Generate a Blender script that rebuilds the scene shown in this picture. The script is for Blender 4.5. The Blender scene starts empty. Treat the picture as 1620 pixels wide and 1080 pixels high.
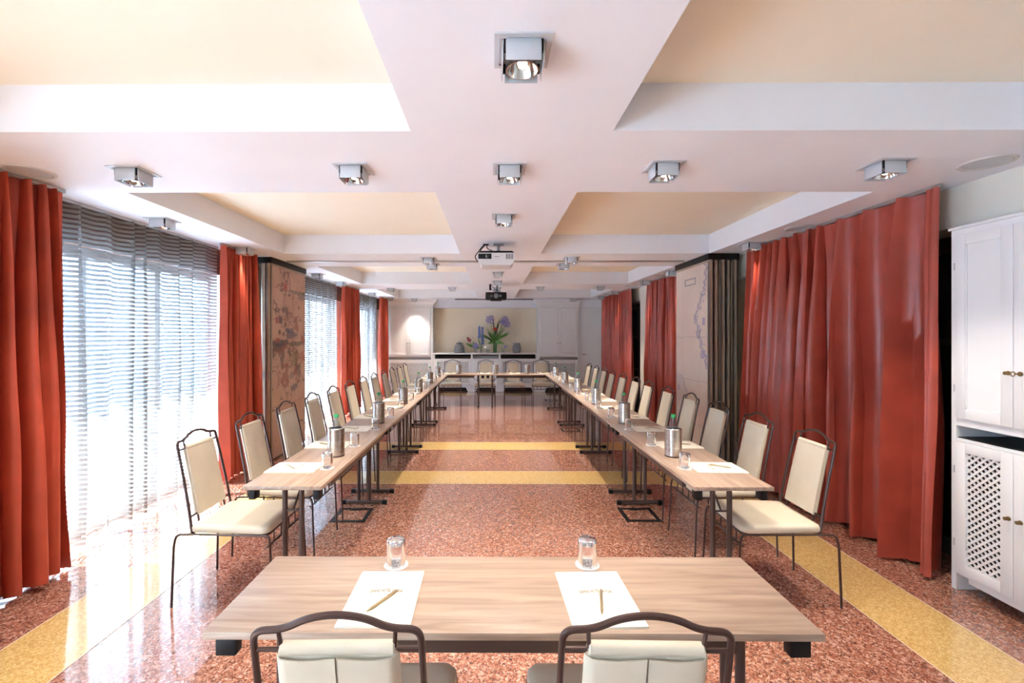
import bpy, bmesh, math, random
from mathutils import Vector, Matrix, noise
random.seed(7)
R = math.radians
PI = math.pi
scn = bpy.context.scene
COL = scn.collection

# ------------------------------------------------------------------ camera, world, sun, exposure
CAMH, FPX, CEIL, TH = 1.58, 715.0, 2.545, 0.718
cd = bpy.data.cameras.new('camera')
cd.sensor_width = 36.0
cd.lens = FPX / 1620 * 36
cd.shift_x = 34 / 1620
cd.shift_y = -11 / 1620
cd.clip_start = 0.05
cam = bpy.data.objects.new('camera', cd)
COL.objects.link(cam)
cam.location = (0, 0, CAMH)
cam.rotation_euler = (R(90), 0, R(0.3))
scn.camera = cam

world = bpy.data.worlds.new('world')
scn.world = world
world.use_nodes = True
wbg = world.node_tree.nodes['Background']
wbg.inputs[0].default_value = (0.64, 0.82, 1.0, 1)
wbg.inputs[1].default_value = 5.5

sd = bpy.data.lights.new('sun', 'SUN')
sd.energy = 14.0
sd.angle = R(0.6)
sd.color = (1.0, 0.98, 0.96)
sun = bpy.data.objects.new('sun', sd)
COL.objects.link(sun)
sun.location = (-8, 2, 9)
sun.rotation_euler = Vector((0.66, 0.10, -0.745)).to_track_quat('-Z', 'Y').to_euler()

vs = scn.view_settings
vs.view_transform = 'Standard'
vs.look = 'None'
vs.gamma = 1.0
vs.use_curve_mapping = False
vs.exposure = 2.15


# ------------------------------------------------------------------ materials
def C(h, a=1.0):
    h = h.lstrip('#')
    out = []
    for i in (0, 2, 4):
        c = int(h[i:i + 2], 16) / 255
        out.append(c / 12.92 if c <= 0.04045 else ((c + 0.055) / 1.055) ** 2.4)
    return (out[0], out[1], out[2], a)


def newmat(name):
    m = bpy.data.materials.new(name)
    m.use_nodes = True
    nt = m.node_tree
    b = nt.nodes['Principled BSDF']
    return m, nt, b


def nd(nt, typ, **kw):
    n = nt.nodes.new(typ)
    for k, v in kw.items():
        setattr(n, k, v)
    return n


def ramp(nt, fac, stops, interp='LINEAR'):
    r = nd(nt, 'ShaderNodeValToRGB')
    r.color_ramp.interpolation = interp
    els = r.color_ramp.elements
    while len(els) < len(stops):
        els.new(0.5)
    for e, (p, c) in zip(els, stops):
        e.position = p
        e.color = c
    nt.links.new(fac, r.inputs[0])
    return r


def objco(nt, scale=(1, 1, 1), rot=(0, 0, 0)):
    t = nd(nt, 'ShaderNodeTexCoord')
    mp = nd(nt, 'ShaderNodeMapping')
    mp.inputs['Scale'].default_value = scale
    mp.inputs['Rotation'].default_value = rot
    nt.links.new(t.outputs['Object'], mp.inputs[0])
    return mp.outputs[0]


def plain(name, hexc, rough=0.5, metal=0.0, var=0.06, nscale=12, bump=0.0, bscale=200, sheen=0.0, coat=0.0, spec=0.5):
    m, nt, b = newmat(name)
    co = objco(nt)
    n = nd(nt, 'ShaderNodeTexNoise')
    n.inputs['Scale'].default_value = nscale
    n.inputs['Detail'].default_value = 4
    nt.links.new(co, n.inputs['Vector'])
    c = C(hexc)
    lo = tuple(max(0, x * (1 - var)) for x in c[:3]) + (1,)
    hi = tuple(min(1, x * (1 + var)) for x in c[:3]) + (1,)
    r = ramp(nt, n.outputs['Fac'], [(0.3, lo), (0.7, hi)])
    nt.links.new(r.outputs[0], b.inputs['Base Color'])
    b.inputs['Roughness'].default_value = rough
    b.inputs['Metallic'].default_value = metal
    b.inputs['Sheen Weight'].default_value = sheen
    b.inputs['Coat Weight'].default_value = coat
    b.inputs['Specular IOR Level'].default_value = spec
    if bump:
        n2 = nd(nt, 'ShaderNodeTexNoise')
        n2.inputs['Scale'].default_value = bscale
        n2.inputs['Detail'].default_value = 3
        nt.links.new(co, n2.inputs['Vector'])
        bp = nd(nt, 'ShaderNodeBump')
        bp.inputs['Strength'].default_value = bump
        bp.inputs['Distance'].default_value = 0.002
        nt.links.new(n2.outputs['Fac'], bp.inputs['Height'])
        nt.links.new(bp.outputs[0], b.inputs['Normal'])
    return m


def terrazzo(name, stops, scale, rough):
    m, nt, b = newmat(name)
    co = objco(nt)
    dn = nd(nt, 'ShaderNodeTexNoise')
    dn.inputs['Scale'].default_value = 60
    nt.links.new(co, dn.inputs['Vector'])
    mx = nd(nt, 'ShaderNodeMixRGB', blend_type='LINEAR_LIGHT')
    mx.inputs[0].default_value = 0.012
    nt.links.new(co, mx.inputs[1])
    nt.links.new(dn.outputs['Color'], mx.inputs[2])
    v = nd(nt, 'ShaderNodeTexVoronoi')
    v.inputs['Scale'].default_value = scale
    nt.links.new(mx.outputs[0], v.inputs['Vector'])
    sp = nd(nt, 'ShaderNodeSeparateColor')
    nt.links.new(v.outputs['Color'], sp.inputs[0])
    r = ramp(nt, sp.outputs[0], stops, 'CONSTANT')
    v2 = nd(nt, 'ShaderNodeTexVoronoi')
    v2.inputs['Scale'].default_value = scale * 2.3
    nt.links.new(mx.outputs[0], v2.inputs['Vector'])
    sp2 = nd(nt, 'ShaderNodeSeparateColor')
    nt.links.new(v2.outputs['Color'], sp2.inputs[0])
    r2 = ramp(nt, sp2.outputs[1], stops, 'CONSTANT')
    mm = nd(nt, 'ShaderNodeMixRGB')
    mm.inputs[0].default_value = 0.45
    nt.links.new(r.outputs[0], mm.inputs[1])
    nt.links.new(r2.outputs[0], mm.inputs[2])
    nt.links.new(mm.outputs[0], b.inputs['Base Color'])
    b.inputs['Roughness'].default_value = rough
    b.inputs['Specular IOR Level'].default_value = 0.6
    b.inputs['Coat Weight'].default_value = 0.5
    b.inputs['Coat Roughness'].default_value = 0.05
    b.inputs['Coat IOR'].default_value = 1.6
    return m


M = {}
M['terrazzo'] = terrazzo('red_terrazzo', [(0, C('#482622')), (0.16, C('#7e4a3a')), (0.36, C('#a86e57')), (0.56, C('#c6927a')),
                                          (0.74, C('#925540')), (0.88, C('#dcb8a8'))], 95, 0.13)
M['ochre'] = terrazzo('ochre_terrazzo', [(0, C('#bf9a58')), (0.25, C('#ddb978')), (0.5, C('#ebce92')), (0.75, C('#d2a964'))], 110, 0.14)
M['divider'] = plain('brass_divider', '#d8c6a8', 0.35, 0.2)
M['white'] = plain('white_paint', '#eff0f6', 0.55, var=0.015, nscale=3)
M['cream_ceiling'] = plain('cream_ceiling_paint', '#f6ebd6', 0.6, var=0.02, nscale=2)
M['wall_cream'] = plain('wall_cream', '#eee9dc', 0.6, var=0.02, nscale=2)
M['niche'] = plain('niche_beige', '#f3e8d0', 0.6, var=0.03, nscale=2)
M['cab_white'] = plain('cabinet_white', '#f2f2f3', 0.32, var=0.012, nscale=3)
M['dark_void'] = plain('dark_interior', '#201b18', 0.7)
M['dark_metal'] = plain('dark_bronze_metal', '#4a3530', 0.32, 0.35, spec=0.6)
M['table_metal'] = plain('brown_table_metal', '#52403a', 0.38, 0.25)
M['black_plastic'] = plain('black_plastic', '#15171a', 0.5, spec=0.3)
M['grey_plastic'] = plain('grey_plastic', '#8b9096', 0.45)
M['leather'] = plain('cream_leather', '#dccfb8', 0.42, var=0.035, nscale=9, bump=0.25, bscale=350)
M['paper'] = plain('cream_paper', '#f6efdf', 0.6, var=0.01)
M['gold'] = plain('gold_print', '#6f5a2c', 0.6, 0.0)
M['ink'] = plain('ink_print', '#4a4c58', 0.6)
M['pen'] = plain('champagne_pen', '#b5a079', 0.3, 0.55)
M['coaster'] = plain('white_coaster', '#f4f2f0', 0.7, var=0.01)
M['alu'] = plain('aluminium', '#b9b9b7', 0.28, 0.85)
M['lamp_grey'] = plain('lamp_light_grey', '#c9ccd0', 0.4, 0.2, var=0.02)
M['lamp_inner'] = plain('lamp_copper_bracket', '#b9825c', 0.4, 0.5)
M['chrome'] = plain('chrome', '#dcdcdc', 0.08, 1.0, var=0.01)
M['stone'] = plain('grey_ceramic', '#8e8f90', 0.55, var=0.35, nscale=28, bump=0.5, bscale=60)
M['leaf'] = plain('leaf_green', '#5a9440', 0.45, var=0.35, nscale=20)
M['leaf_dark'] = plain('leaf_dark_green', '#2c4a24', 0.45, var=0.3, nscale=20)
M['lilac'] = plain('lilac_petals', '#a99fd2', 0.6, var=0.25, nscale=60)
M['blue_petal'] = plain('blue_petals', '#7f90d2', 0.6, var=0.25, nscale=60)
M['white_petal'] = plain('white_petals', '#f1eedb', 0.6, var=0.08, nscale=60)
M['red_petal'] = plain('red_petals', '#c8452f', 0.5, var=0.2, nscale=60)
M['pink_petal'] = plain('pink_petals', '#b05a62', 0.5, var=0.2, nscale=60)
M['green_cap'] = plain('green_cap', '#2f9a58', 0.4)
M['panel_edge'] = plain('panel_taupe_edge', '#b09c86', 0.5, var=0.08)
M['brass'] = plain('brass_knob', '#8d7650', 0.3, 0.8)
M['terrace'] = plain('terrace_stone', '#cbdaea', 0.8, var=0.1, nscale=4)
M['hedge'] = plain('hedge_green', '#6f8f58', 0.8, var=0.4, nscale=6)
M['proj_white'] = plain('projector_white', '#d9d6d6', 0.4, var=0.01)
M['frame_grey'] = plain('window_frame', '#d2d2d0', 0.45)
M['frame_dark'] = plain('dark_wood_frame', '#3a2c26', 0.45, var=0.2)
M['speaker'] = plain('speaker_grille', '#cfcdca', 0.55, bump=0.4, bscale=600)
M['wood_wall'] = plain('brown_wood_panel', '#6b4431', 0.45, var=0.25)


def wood_mat():
    m, nt, b = newmat('oak_laminate')
    co = objco(nt, (1.1, 14, 14))
    n = nd(nt, 'ShaderNodeTexNoise')
    n.inputs['Scale'].default_value = 2.2
    n.inputs['Detail'].default_value = 7
    n.inputs['Distortion'].default_value = 0.7
    nt.links.new(co, n.inputs['Vector'])
    r = ramp(nt, n.outputs['Fac'], [(0.28, C('#9c826f')), (0.45, C('#b09784')), (0.6, C('#bca491')), (0.78, C('#c8b3a2'))])
    co2 = objco(nt, (4, 160, 60))
    n2 = nd(nt, 'ShaderNodeTexNoise')
    n2.inputs['Scale'].default_value = 1.5
    n2.inputs['Detail'].default_value = 5
    nt.links.new(co2, n2.inputs['Vector'])
    r2 = ramp(nt, n2.outputs['Fac'], [(0.35, (0.82, 0.82, 0.82, 1)), (0.6, (1, 1, 1, 1))])
    mm = nd(nt, 'ShaderNodeMixRGB', blend_type='MULTIPLY')
    mm.inputs[0].default_value = 0.6
    nt.links.new(r.outputs[0], mm.inputs[1])
    nt.links.new(r2.outputs[0], mm.inputs[2])
    nt.links.new(mm.outputs[0], b.inputs['Base Color'])
    b.inputs['Roughness'].default_value = 0.33
    return m


M['oak'] = wood_mat()


def satin(name, hexc, rough):
    m, nt, b = newmat(name)
    co = objco(nt, (1, 1, 1))
    n = nd(nt, 'ShaderNodeTexNoise')
    n.inputs['Scale'].default_value = 5
    n.inputs['Detail'].default_value = 6
    nt.links.new(co, n.inputs['Vector'])
    c = C(hexc)
    r = ramp(nt, n.outputs['Fac'], [(0.3, tuple(x * 0.86 for x in c[:3]) + (1,)), (0.7, tuple(min(1, x * 1.12) for x in c[:3]) + (1,))])
    nt.links.new(r.outputs[0], b.inputs['Base Color'])
    b.inputs['Roughness'].default_value = rough
    b.inputs['Sheen Weight'].default_value = 0.05
    b.inputs['Sheen Tint'].default_value = C('#e08a70')
    wv = nd(nt, 'ShaderNodeTexNoise')
    wv.inputs['Scale'].default_value = 3.2
    wv.inputs['Detail'].default_value = 3
    nt.links.new(objco(nt, (1, 1, 0.25)), wv.inputs['Vector'])
    bp = nd(nt, 'ShaderNodeBump')
    bp.inputs['Strength'].default_value = 0.35
    bp.inputs['Distance'].default_value = 0.05
    nt.links.new(wv.outputs['Fac'], bp.inputs['Height'])
    nt.links.new(bp.outputs[0], b.inputs['Normal'])
    return m


M['red_satin'] = satin('red_satin_curtain', '#b04b3b', 0.33)
M['red_cloth'] = satin('red_cloth_curtain', '#c04d35', 0.5)


def sheer_mat():
    m, nt, b = newmat('striped_sheer')
    nt.nodes.remove(b)
    out = nt.nodes['Material Output']
    co = objco(nt)
    sp = nd(nt, 'ShaderNodeSeparateXYZ')
    nt.links.new(co, sp.inputs[0])
    mul = nd(nt, 'ShaderNodeMath', operation='MULTIPLY')
    mul.inputs[1].default_value = 1 / 0.036
    nt.links.new(sp.outputs[2], mul.inputs[0])
    fr = nd(nt, 'ShaderNodeMath', operation='FRACT')
    nt.links.new(mul.outputs[0], fr.inputs[0])
    rp = ramp(nt, fr.outputs[0], [(0.0, (0.25, 0.25, 0.25, 1)), (0.36, (0.25, 0.25, 0.25, 1)), (0.42, (0.985, 0.985, 0.985, 1)), (0.94, (0.985, 0.985, 0.985, 1)), (1.0, (0.25, 0.25, 0.25, 1))])
    tr = nd(nt, 'ShaderNodeBsdfTransparent')
    tr.inputs[0].default_value = (0.96, 0.97, 1, 1)
    tl = nd(nt, 'ShaderNodeBsdfTranslucent')
    tl.inputs[0].default_value = (0.085, 0.09, 0.095, 1)
    df = nd(nt, 'ShaderNodeBsdfDiffuse')
    df.inputs[0].default_value = (0.74, 0.66, 0.57, 1)
    m1 = nd(nt, 'ShaderNodeMixShader')
    m1.inputs[0].default_value = 0.3
    nt.links.new(tl.outputs[0], m1.inputs[1])
    nt.links.new(df.outputs[0], m1.inputs[2])
    m2 = nd(nt, 'ShaderNodeMixShader')
    nt.links.new(rp.outputs[0], m2.inputs[0])
    nt.links.new(tr.outputs[0], m2.inputs[1])
    nt.links.new(m1.outputs[0], m2.inputs[2])
    nt.links.new(m2.outputs[0], out.inputs[0])
    return m


M['sheer'] = sheer_mat()


def pane_mat():
    m, nt, b = newmat('window_glass')
    nt.nodes.remove(b)
    out = nt.nodes['Material Output']
    tr = nd(nt, 'ShaderNodeBsdfTransparent')
    tr.inputs[0].default_value = (0.95, 0.97, 0.97, 1)
    gl = nd(nt, 'ShaderNodeBsdfGlossy')
    gl.inputs['Roughness'].default_value = 0.02
    fr = nd(nt, 'ShaderNodeLayerWeight')
    pw = nd(nt, 'ShaderNodeMath', operation='POWER')
    pw.inputs[1].default_value = 5.0
    nt.links.new(fr.outputs['Facing'], pw.inputs[0])
    ma = nd(nt, 'ShaderNodeMath', operation='MULTIPLY_ADD')
    ma.inputs[1].default_value = 0.9
    ma.inputs[2].default_value = 0.04
    nt.links.new(pw.outputs[0], ma.inputs[0])
    mx = nd(nt, 'ShaderNodeMixShader')
    nt.links.new(ma.outputs[0], mx.inputs[0])
    nt.links.new(tr.outputs[0], mx.inputs[1])
    nt.links.new(gl.outputs[0], mx.inputs[2])
    nt.links.new(mx.outputs[0], out.inputs[0])
    return m


M['pane'] = pane_mat()


def thin_glass(name, col, power, gain, base):
    m, nt, b = newmat(name)
    nt.nodes.remove(b)
    out = nt.nodes['Material Output']
    tr = nd(nt, 'ShaderNodeBsdfTransparent')
    tr.inputs[0].default_value = col
    gl = nd(nt, 'ShaderNodeBsdfGlossy')
    gl.inputs['Roughness'].default_value = 0.03
    lw = nd(nt, 'ShaderNodeLayerWeight')
    pw = nd(nt, 'ShaderNodeMath', operation='POWER')
    pw.inputs[1].default_value = power
    nt.links.new(lw.outputs['Facing'], pw.inputs[0])
    ma = nd(nt, 'ShaderNodeMath', operation='MULTIPLY_ADD')
    ma.inputs[1].default_value = gain
    ma.inputs[2].default_value = base
    nt.links.new(pw.outputs[0], ma.inputs[0])
    mx = nd(nt, 'ShaderNodeMixShader')
    nt.links.new(ma.outputs[0], mx.inputs[0])
    nt.links.new(tr.outputs[0], mx.inputs[1])
    nt.links.new(gl.outputs[0], mx.inputs[2])
    nt.links.new(mx.outputs[0], out.inputs[0])
    return m


M['glass'] = thin_glass('clear_glass', (0.96, 0.97, 0.98, 1), 3.0, 0.75, 0.06)
mg, ntg, bg_ = newmat('tumbler_glass')
bg_.inputs['Base Color'].default_value = (0.99, 0.99, 1, 1)
bg_.inputs['Transmission Weight'].default_value = 1.0
bg_.inputs['Roughness'].default_value = 0.0
bg_.inputs['IOR'].default_value = 1.42
M['tumbler'] = mg
M['green_glass'] = thin_glass('vase_glass', (0.72, 0.86, 0.76, 1), 3.0, 0.6, 0.06)


def steel_mat():
    m, nt, b = newmat('brushed_steel')
    co = objco(nt, (1, 1, 90))
    n = nd(nt, 'ShaderNodeTexNoise')
    n.inputs['Scale'].default_value = 6
    n.inputs['Detail'].default_value = 3
    nt.links.new(co, n.inputs['Vector'])
    r = ramp(nt, n.outputs['Fac'], [(0.3, (0.24, 0.24, 0.24, 1)), (0.7, (0.28, 0.28, 0.28, 1))])
    nt.links.new(r.outputs[0], b.inputs['Roughness'])
    b.inputs['Base Color'].default_value = C('#c4beb8')
    b.inputs['Metallic'].default_value = 1
    return m


M['steel'] = steel_mat()


def emit_mat(name, col, s):
    m, nt, b = newmat(name)
    b.inputs['Base Color'].default_value = (0.9, 0.9, 0.9, 1)
    b.inputs['Emission Color'].default_value = col
    b.inputs['Emission Strength'].default_value = s
    return m


M['lamp_glow'] = emit_mat('lamp_glow', (1, 0.9, 0.75, 1), 3.0)


def vcol_mat(name, rough=0.5):
    m, nt, b = newmat(name)
    a = nd(nt, 'ShaderNodeVertexColor')
    a.layer_name = 'print'
    nt.links.new(a.outputs[0], b.inputs['Base Color'])
    b.inputs['Roughness'].default_value = rough
    return m


M['map_print'] = vcol_mat('map_print')


# ------------------------------------------------------------------ mesh helpers
class MB:
    def __init__(self):
        self.v = []
        self.f = []

    def add(self, v, f):
        o = len(self.v)
        self.v += [tuple(p) for p in v]
        self.f += [tuple(i + o for i in q) for q in f]
        return self

    def box(self, x0, x1, y0, y1, z0, z1, bev=0.0):
        if bev <= 0:
            v = [(x0, y0, z0), (x1, y0, z0), (x1, y1, z0), (x0, y1, z0), (x0, y0, z1), (x1, y0, z1), (x1, y1, z1), (x0, y1, z1)]
            f = [(0, 3, 2, 1), (4, 5, 6, 7), (0, 1, 5, 4), (1, 2, 6, 5), (2, 3, 7, 6), (3, 0, 4, 7)]
            return self.add(v, f)
        bm = bmesh.new()
        bmesh.ops.create_cube(bm, size=1)
        for p in bm.verts:
            p.co = Vector(((x0 + x1) / 2 + p.co.x * (x1 - x0), (y0 + y1) / 2 + p.co.y * (y1 - y0), (z0 + z1) / 2 + p.co.z * (z1 - z0)))
        bmesh.ops.bevel(bm, geom=bm.edges[:], offset=bev, segments=2, affect='EDGES', profile=0.5)
        bm.verts.index_update()
        self.add([p.co[:] for p in bm.verts], [[q.index for q in fc.verts] for fc in bm.faces])
        bm.free()
        return self

    def tube(self, pts, r, n=8, closed=False, caps=True):
        pts = [Vector(p) for p in pts]
        rs = r if isinstance(r, (list, tuple)) else [r] * len(pts)
        N = len(pts)
        base = len(self.v)
        prev = None
        for i, p in enumerate(pts):
            if closed:
                t = (pts[(i + 1) % N] - pts[i - 1]).normalized()
            elif i == 0:
                t = (pts[1] - pts[0]).normalized()
            elif i == N - 1:
                t = (pts[-1] - pts[-2]).normalized()
            else:
                t = ((pts[i + 1] - p).normalized() + (p - pts[i - 1]).normalized())
                t = t.normalized() if t.length > 1e-6 else (pts[i + 1] - p).normalized()
            if prev is None:
                u = t.cross(Vector((0, 0, 1)))
                if u.length < 1e-3:
                    u = t.cross(Vector((1, 0, 0)))
                u.normalize()
            else:
                u = (prev - t * prev.dot(t))
                u.normalize()
            prev = u
            w = t.cross(u)
            for k in range(n):
                a = 2 * PI * k / n
                self.v.append(tuple(p + (u * math.cos(a) + w * math.sin(a)) * rs[i]))
        rng = N if closed else N - 1
        for i in range(rng):
            j = (i + 1) % N
            for k in range(n):
                l = (k + 1) % n
                self.f.append((base + i * n + k, base + i * n + l, base + j * n + l, base + j * n + k))
        if caps and not closed:
            self.f.append(tuple(base + k for k in reversed(range(n))))
            self.f.append(tuple(base + (N - 1) * n + k for k in range(n)))
        return self

    def lathe(self, prof, n=24, c=(0, 0, 0), closed=False):
        base = len(self.v)
        for (r, z) in prof:
            for k in range(n):
                a = 2 * PI * k / n
                self.v.append((c[0] + r * math.cos(a), c[1] + r * math.sin(a), c[2] + z))
        L = len(prof)
        rng = L if closed else L - 1
        for i in range(rng):
            j = (i + 1) % L
            for k in range(n):
                l = (k + 1) % n
                self.f.append((base + i * n + k, base + i * n + l, base + j * n + l, base + j * n + k))
        if not closed:
            if prof[0][0] > 1e-5:
                self.f.append(tuple(base + k for k in reversed(range(n))))
            if prof[-1][0] > 1e-5:
                self.f.append(tuple(base + (L - 1) * n + k for k in range(n)))
        return self

    def prism(self, poly, z0, z1):
        n = len(poly)
        v = [(p[0], p[1], z0) for p in poly] + [(p[0], p[1], z1) for p in poly]
        f = [tuple(reversed(range(n))), tuple(range(n, 2 * n))]
        f += [(i, (i + 1) % n, n + (i + 1) % n, n + i) for i in range(n)]
        return self.add(v, f)

    def grid(self, fn, nu, nv):
        base = len(self.v)
        for i in range(nu + 1):
            for j in range(nv + 1):
                self.v.append(tuple(fn(i / nu, j / nv)))
        for i in range(nu):
            for j in range(nv):
                a = base + i * (nv + 1) + j
                self.f.append((a, a + nv + 1, a + nv + 2, a + 1))
        return self

    def xf(self, mat):
        self.v = [tuple(mat @ Vector(p)) for p in self.v]
        return self

    def mesh(self, name, mat=None, smooth=35):
        me = bpy.data.meshes.new(name)
        me.from_pydata(self.v, [], self.f)
        me.validate()
        if smooth:
            me.shade_smooth()
            me.set_sharp_from_angle(angle=R(smooth))
        if mat is not None:
            me.materials.append(M[mat] if isinstance(mat, str) else mat)
        me.update()
        return me

    def build(self, name, mat, parent=None, world=False, smooth=35, recalc=False):
        if parent is not None and world:
            l = parent.location
            if parent.parent is not None:
                l = l + parent.parent.location
            self.v = [(p[0] - l[0], p[1] - l[1], p[2] - l[2]) for p in self.v]
        me = self.mesh(name, mat, smooth)
        if recalc:
            bm = bmesh.new()
            bm.from_mesh(me)
            bmesh.ops.recalc_face_normals(bm, faces=bm.faces)
            bm.to_mesh(me)
            bm.free()
        return link(name, me, parent)


def link(name, me, parent=None):
    o = bpy.data.objects.new(name, me)
    COL.objects.link(o)
    o.parent = parent
    return o


def empty(name, loc, rz=0.0):
    o = bpy.data.objects.new(name, None)
    o.empty_display_size = 0.1
    COL.objects.link(o)
    o.location = loc
    o.rotation_euler = (0, 0, rz)
    return o


def tag(o, label=None, cat=None, group=None, kind=None):
    if label:
        o['label'] = label
    if cat:
        o['category'] = cat
    if group:
        o['group'] = group
    if kind:
        o['kind'] = kind
    return o


def copy_tree(o, parent=None, name=None):
    c = o.copy()
    COL.objects.link(c)
    c.parent = parent
    for ch in o.children:
        copy_tree(ch, c)
    return c


ORD = ['nearest', 'second', 'third', 'fourth', 'fifth', 'sixth', 'seventh', 'eighth', 'ninth', 'tenth', 'eleventh', 'twelfth']


def ordn(i):
    return 'first' if i == 0 else ORD[i]


def fillet(pts, rad, n=6):
    """round the corners of a polyline"""
    pts = [Vector(p) for p in pts]
    out = [pts[0]]
    for i in range(1, len(pts) - 1):
        a, b, c = pts[i - 1], pts[i], pts[i + 1]
        r = min(rad, (a - b).length * 0.45, (c - b).length * 0.45)
        p0 = b + (a - b).normalized() * r
        p1 = b + (c - b).normalized() * r
        for k in range(n + 1):
            t = k / n
            out.append(p0 * (1 - t) ** 2 + b * 2 * t * (1 - t) + p1 * t * t)
    out.append(pts[-1])
    return out


# ------------------------------------------------------------------ the setting
XL, XR = -3.12, 3.02          # inner faces of the side wall lintels
XLo, XRo = -3.35, 3.36        # outer faces
YB, YF = 12.92, -2.4          # back wall, wall behind the camera
TOP = 2.77                    # coffer ceiling
HEAD = 2.26

fl = MB().box(XLo, XRo, YF, YB, -0.06, 0).build('floor', 'terrazzo')
tag(fl, 'polished red terrazzo floor with ochre bands', None, kind='structure')


def band(poly, nm='ochre_band'):
    o = MB().prism(poly, 0.0, 0.0012).build(nm, 'ochre', fl, smooth=0)
    n = len(poly)
    ln = MB()
    for i in range(n):
        a, b = Vector(poly[i] + (0,)), Vector(poly[(i + 1) % n] + (0,))
        d = (b - a)
        if d.length < 1e-4:
            continue
        q = Vector((-d.y, d.x, 0)).normalized() * 0.0035
        ln.add([a - q, b - q, b + q, a + q], [(0, 1, 2, 3)])
    ln.v = [(p[0], p[1], 0.0019) for p in ln.v]
    ln.build('divider_strip', 'divider', o, smooth=0)
    return o


band([(-2.46, YF + .1), (-2.02, YF + .1), (-2.02, 12.3), (-2.46, 12.3)])
band([(2.10, YF + .1), (2.54, YF + .1), (2.54, 12.3), (2.10, 12.3)])


def cross_band(y0, y1, near):
    rr = 0.42
    pts = []
    xl, xr = -2.02, 2.10
    # concave fillets on the room-side edge
    if near:
        pts.append((xl, y0 - rr))
        for k in range(1, 9):
            a = k / 9 * PI / 2
            pts.append((xl + rr - rr * math.cos(a), y0 - rr + rr * math.sin(a)))
        for k in range(1, 9):
            a = PI / 2 - k / 9 * PI / 2
            pts.append((xr - rr + rr * math.cos(a), y0 - rr + rr * math.sin(a)))
        pts.append((xr, y0 - rr))
        pts += [(xr, y1), (xl, y1)]
    else:
        pts += [(xl, y0), (xr, y0), (xr, y1 + rr)]
        for k in range(1, 9):
            a = k / 9 * PI / 2
            pts.append((xr - rr + rr * math.cos(a), y1 + rr - rr * math.sin(a)))
        for k in range(1, 9):
            a = PI / 2 - k / 9 * PI / 2
            pts.append((xl + rr - rr * math.cos(a), y1 + rr - rr * math.sin(a)))
        pts.append((xl, y1 + rr))
    # guard against the fillet end points meeting the neighbouring band exactly
    band(pts)


cross_band(4.79, 5.22, True)
cross_band(6.20, 6.62, False)
band([(-2.02, 11.75), (2.10, 11.75), (2.10, 12.15), (-2.02, 12.15)])

# ceiling
ce = MB().box(XLo, XRo, YF, YB, TOP, TOP + 0.05).build('ceiling', 'cream_ceiling')
tag(ce, 'coffered ceiling with white beams and cream panels', None, kind='structure')
xs = [XLo, -2.49, -0.39, 0.57, 2.57, XRo]
ys = [YF, -0.16, 2.143, 3.067, 5.39, 6.39, 8.59, 9.64, 11.9, YB]
hole = lambda i, j: i in (1, 3) and j in (1, 3, 5, 7)
g = MB()
for i in range(5):
    for j in range(9):
        if hole(i, j):
            x0, x1, y0, y1 = xs[i], xs[i + 1], ys[j], ys[j + 1]
            for (a, b) in (((x0, y0), (x1, y0)), ((x1, y0), (x1, y1)), ((x1, y1), (x0, y1)), ((x0, y1), (x0, y0))):
                g.add([(a[0], a[1], CEIL), (b[0], b[1], CEIL), (b[0], b[1], TOP), (a[0], a[1], TOP)], [(0, 1, 2, 3)])
        else:
            g.add([(xs[i], ys[j], CEIL), (xs[i], ys[j + 1], CEIL), (xs[i + 1], ys[j + 1], CEIL), (xs[i + 1], ys[j], CEIL)], [(0, 1, 2, 3)])
g.build('beam_grid', 'white', ce, smooth=0)
tk = MB().box(-2.7, 2.5, 5.90, 5.97, CEIL - 0.012, CEIL + 0.01)
tag(tk.build('trim_1', 'alu'), 'metal partition track across the ceiling beam', None, kind='structure')

# left wall: piers, lintel and windows
LW = [(-2.1, 0.5), (2.75, 5.15), (6.95, 9.0), (9.45, 11.75)]  # first opening is behind the camera, kept free of sheer for extra daylight
w = MB()
edges = [YF] + [e for ab in LW for e in ab] + [YB]
for k in range(0, len(edges), 2):
    w.box(XLo, XL, edges[k], edges[k + 1], 0, HEAD)
tag(w.build('wall_left', 'wall_cream', smooth=0), 'cream window wall behind the sheers', None, kind='structure')
MB().box(XLo, XL, YF, YB, HEAD, CEIL).build('lintel_board', 'wood_wall', bpy.data.objects['wall_left'], smooth=0)
for k, (a, b) in enumerate(LW):
    wn = empty('window_%d' % (k + 1), (XLo + 0.07, a, 0))
    tag(wn, 'floor to ceiling window, behind sheer curtain where in view', None, kind='structure')
    n = 2 if b - a < 2.1 else 3
    xf0, xf1 = XLo + 0.03, XLo + 0.11
    fr = MB()
    fr.box(xf0, xf1, a, b, 0, 0.07).box(xf0, xf1, a, b, HEAD - 0.07, HEAD)
    for i in range(n + 1):
        yy = a + (b - a) * i / n
        lo, hi = max(a, yy - 0.035), min(b, yy + 0.035)
        fr.box(xf0, xf1, lo, hi, 0.07, HEAD - 0.07)
    fr.build('window_frame', 'frame_grey', wn, world=True)
    for i in range(n):
        y0, y1 = a + (b - a) * i / n + 0.035, a + (b - a) * (i + 1) / n - 0.035
        MB().box(XLo + 0.066, XLo + 0.070, y0, y1, 0.07, HEAD - 0.07).build('pane', 'pane', wn, world=True, smooth=0)

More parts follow.
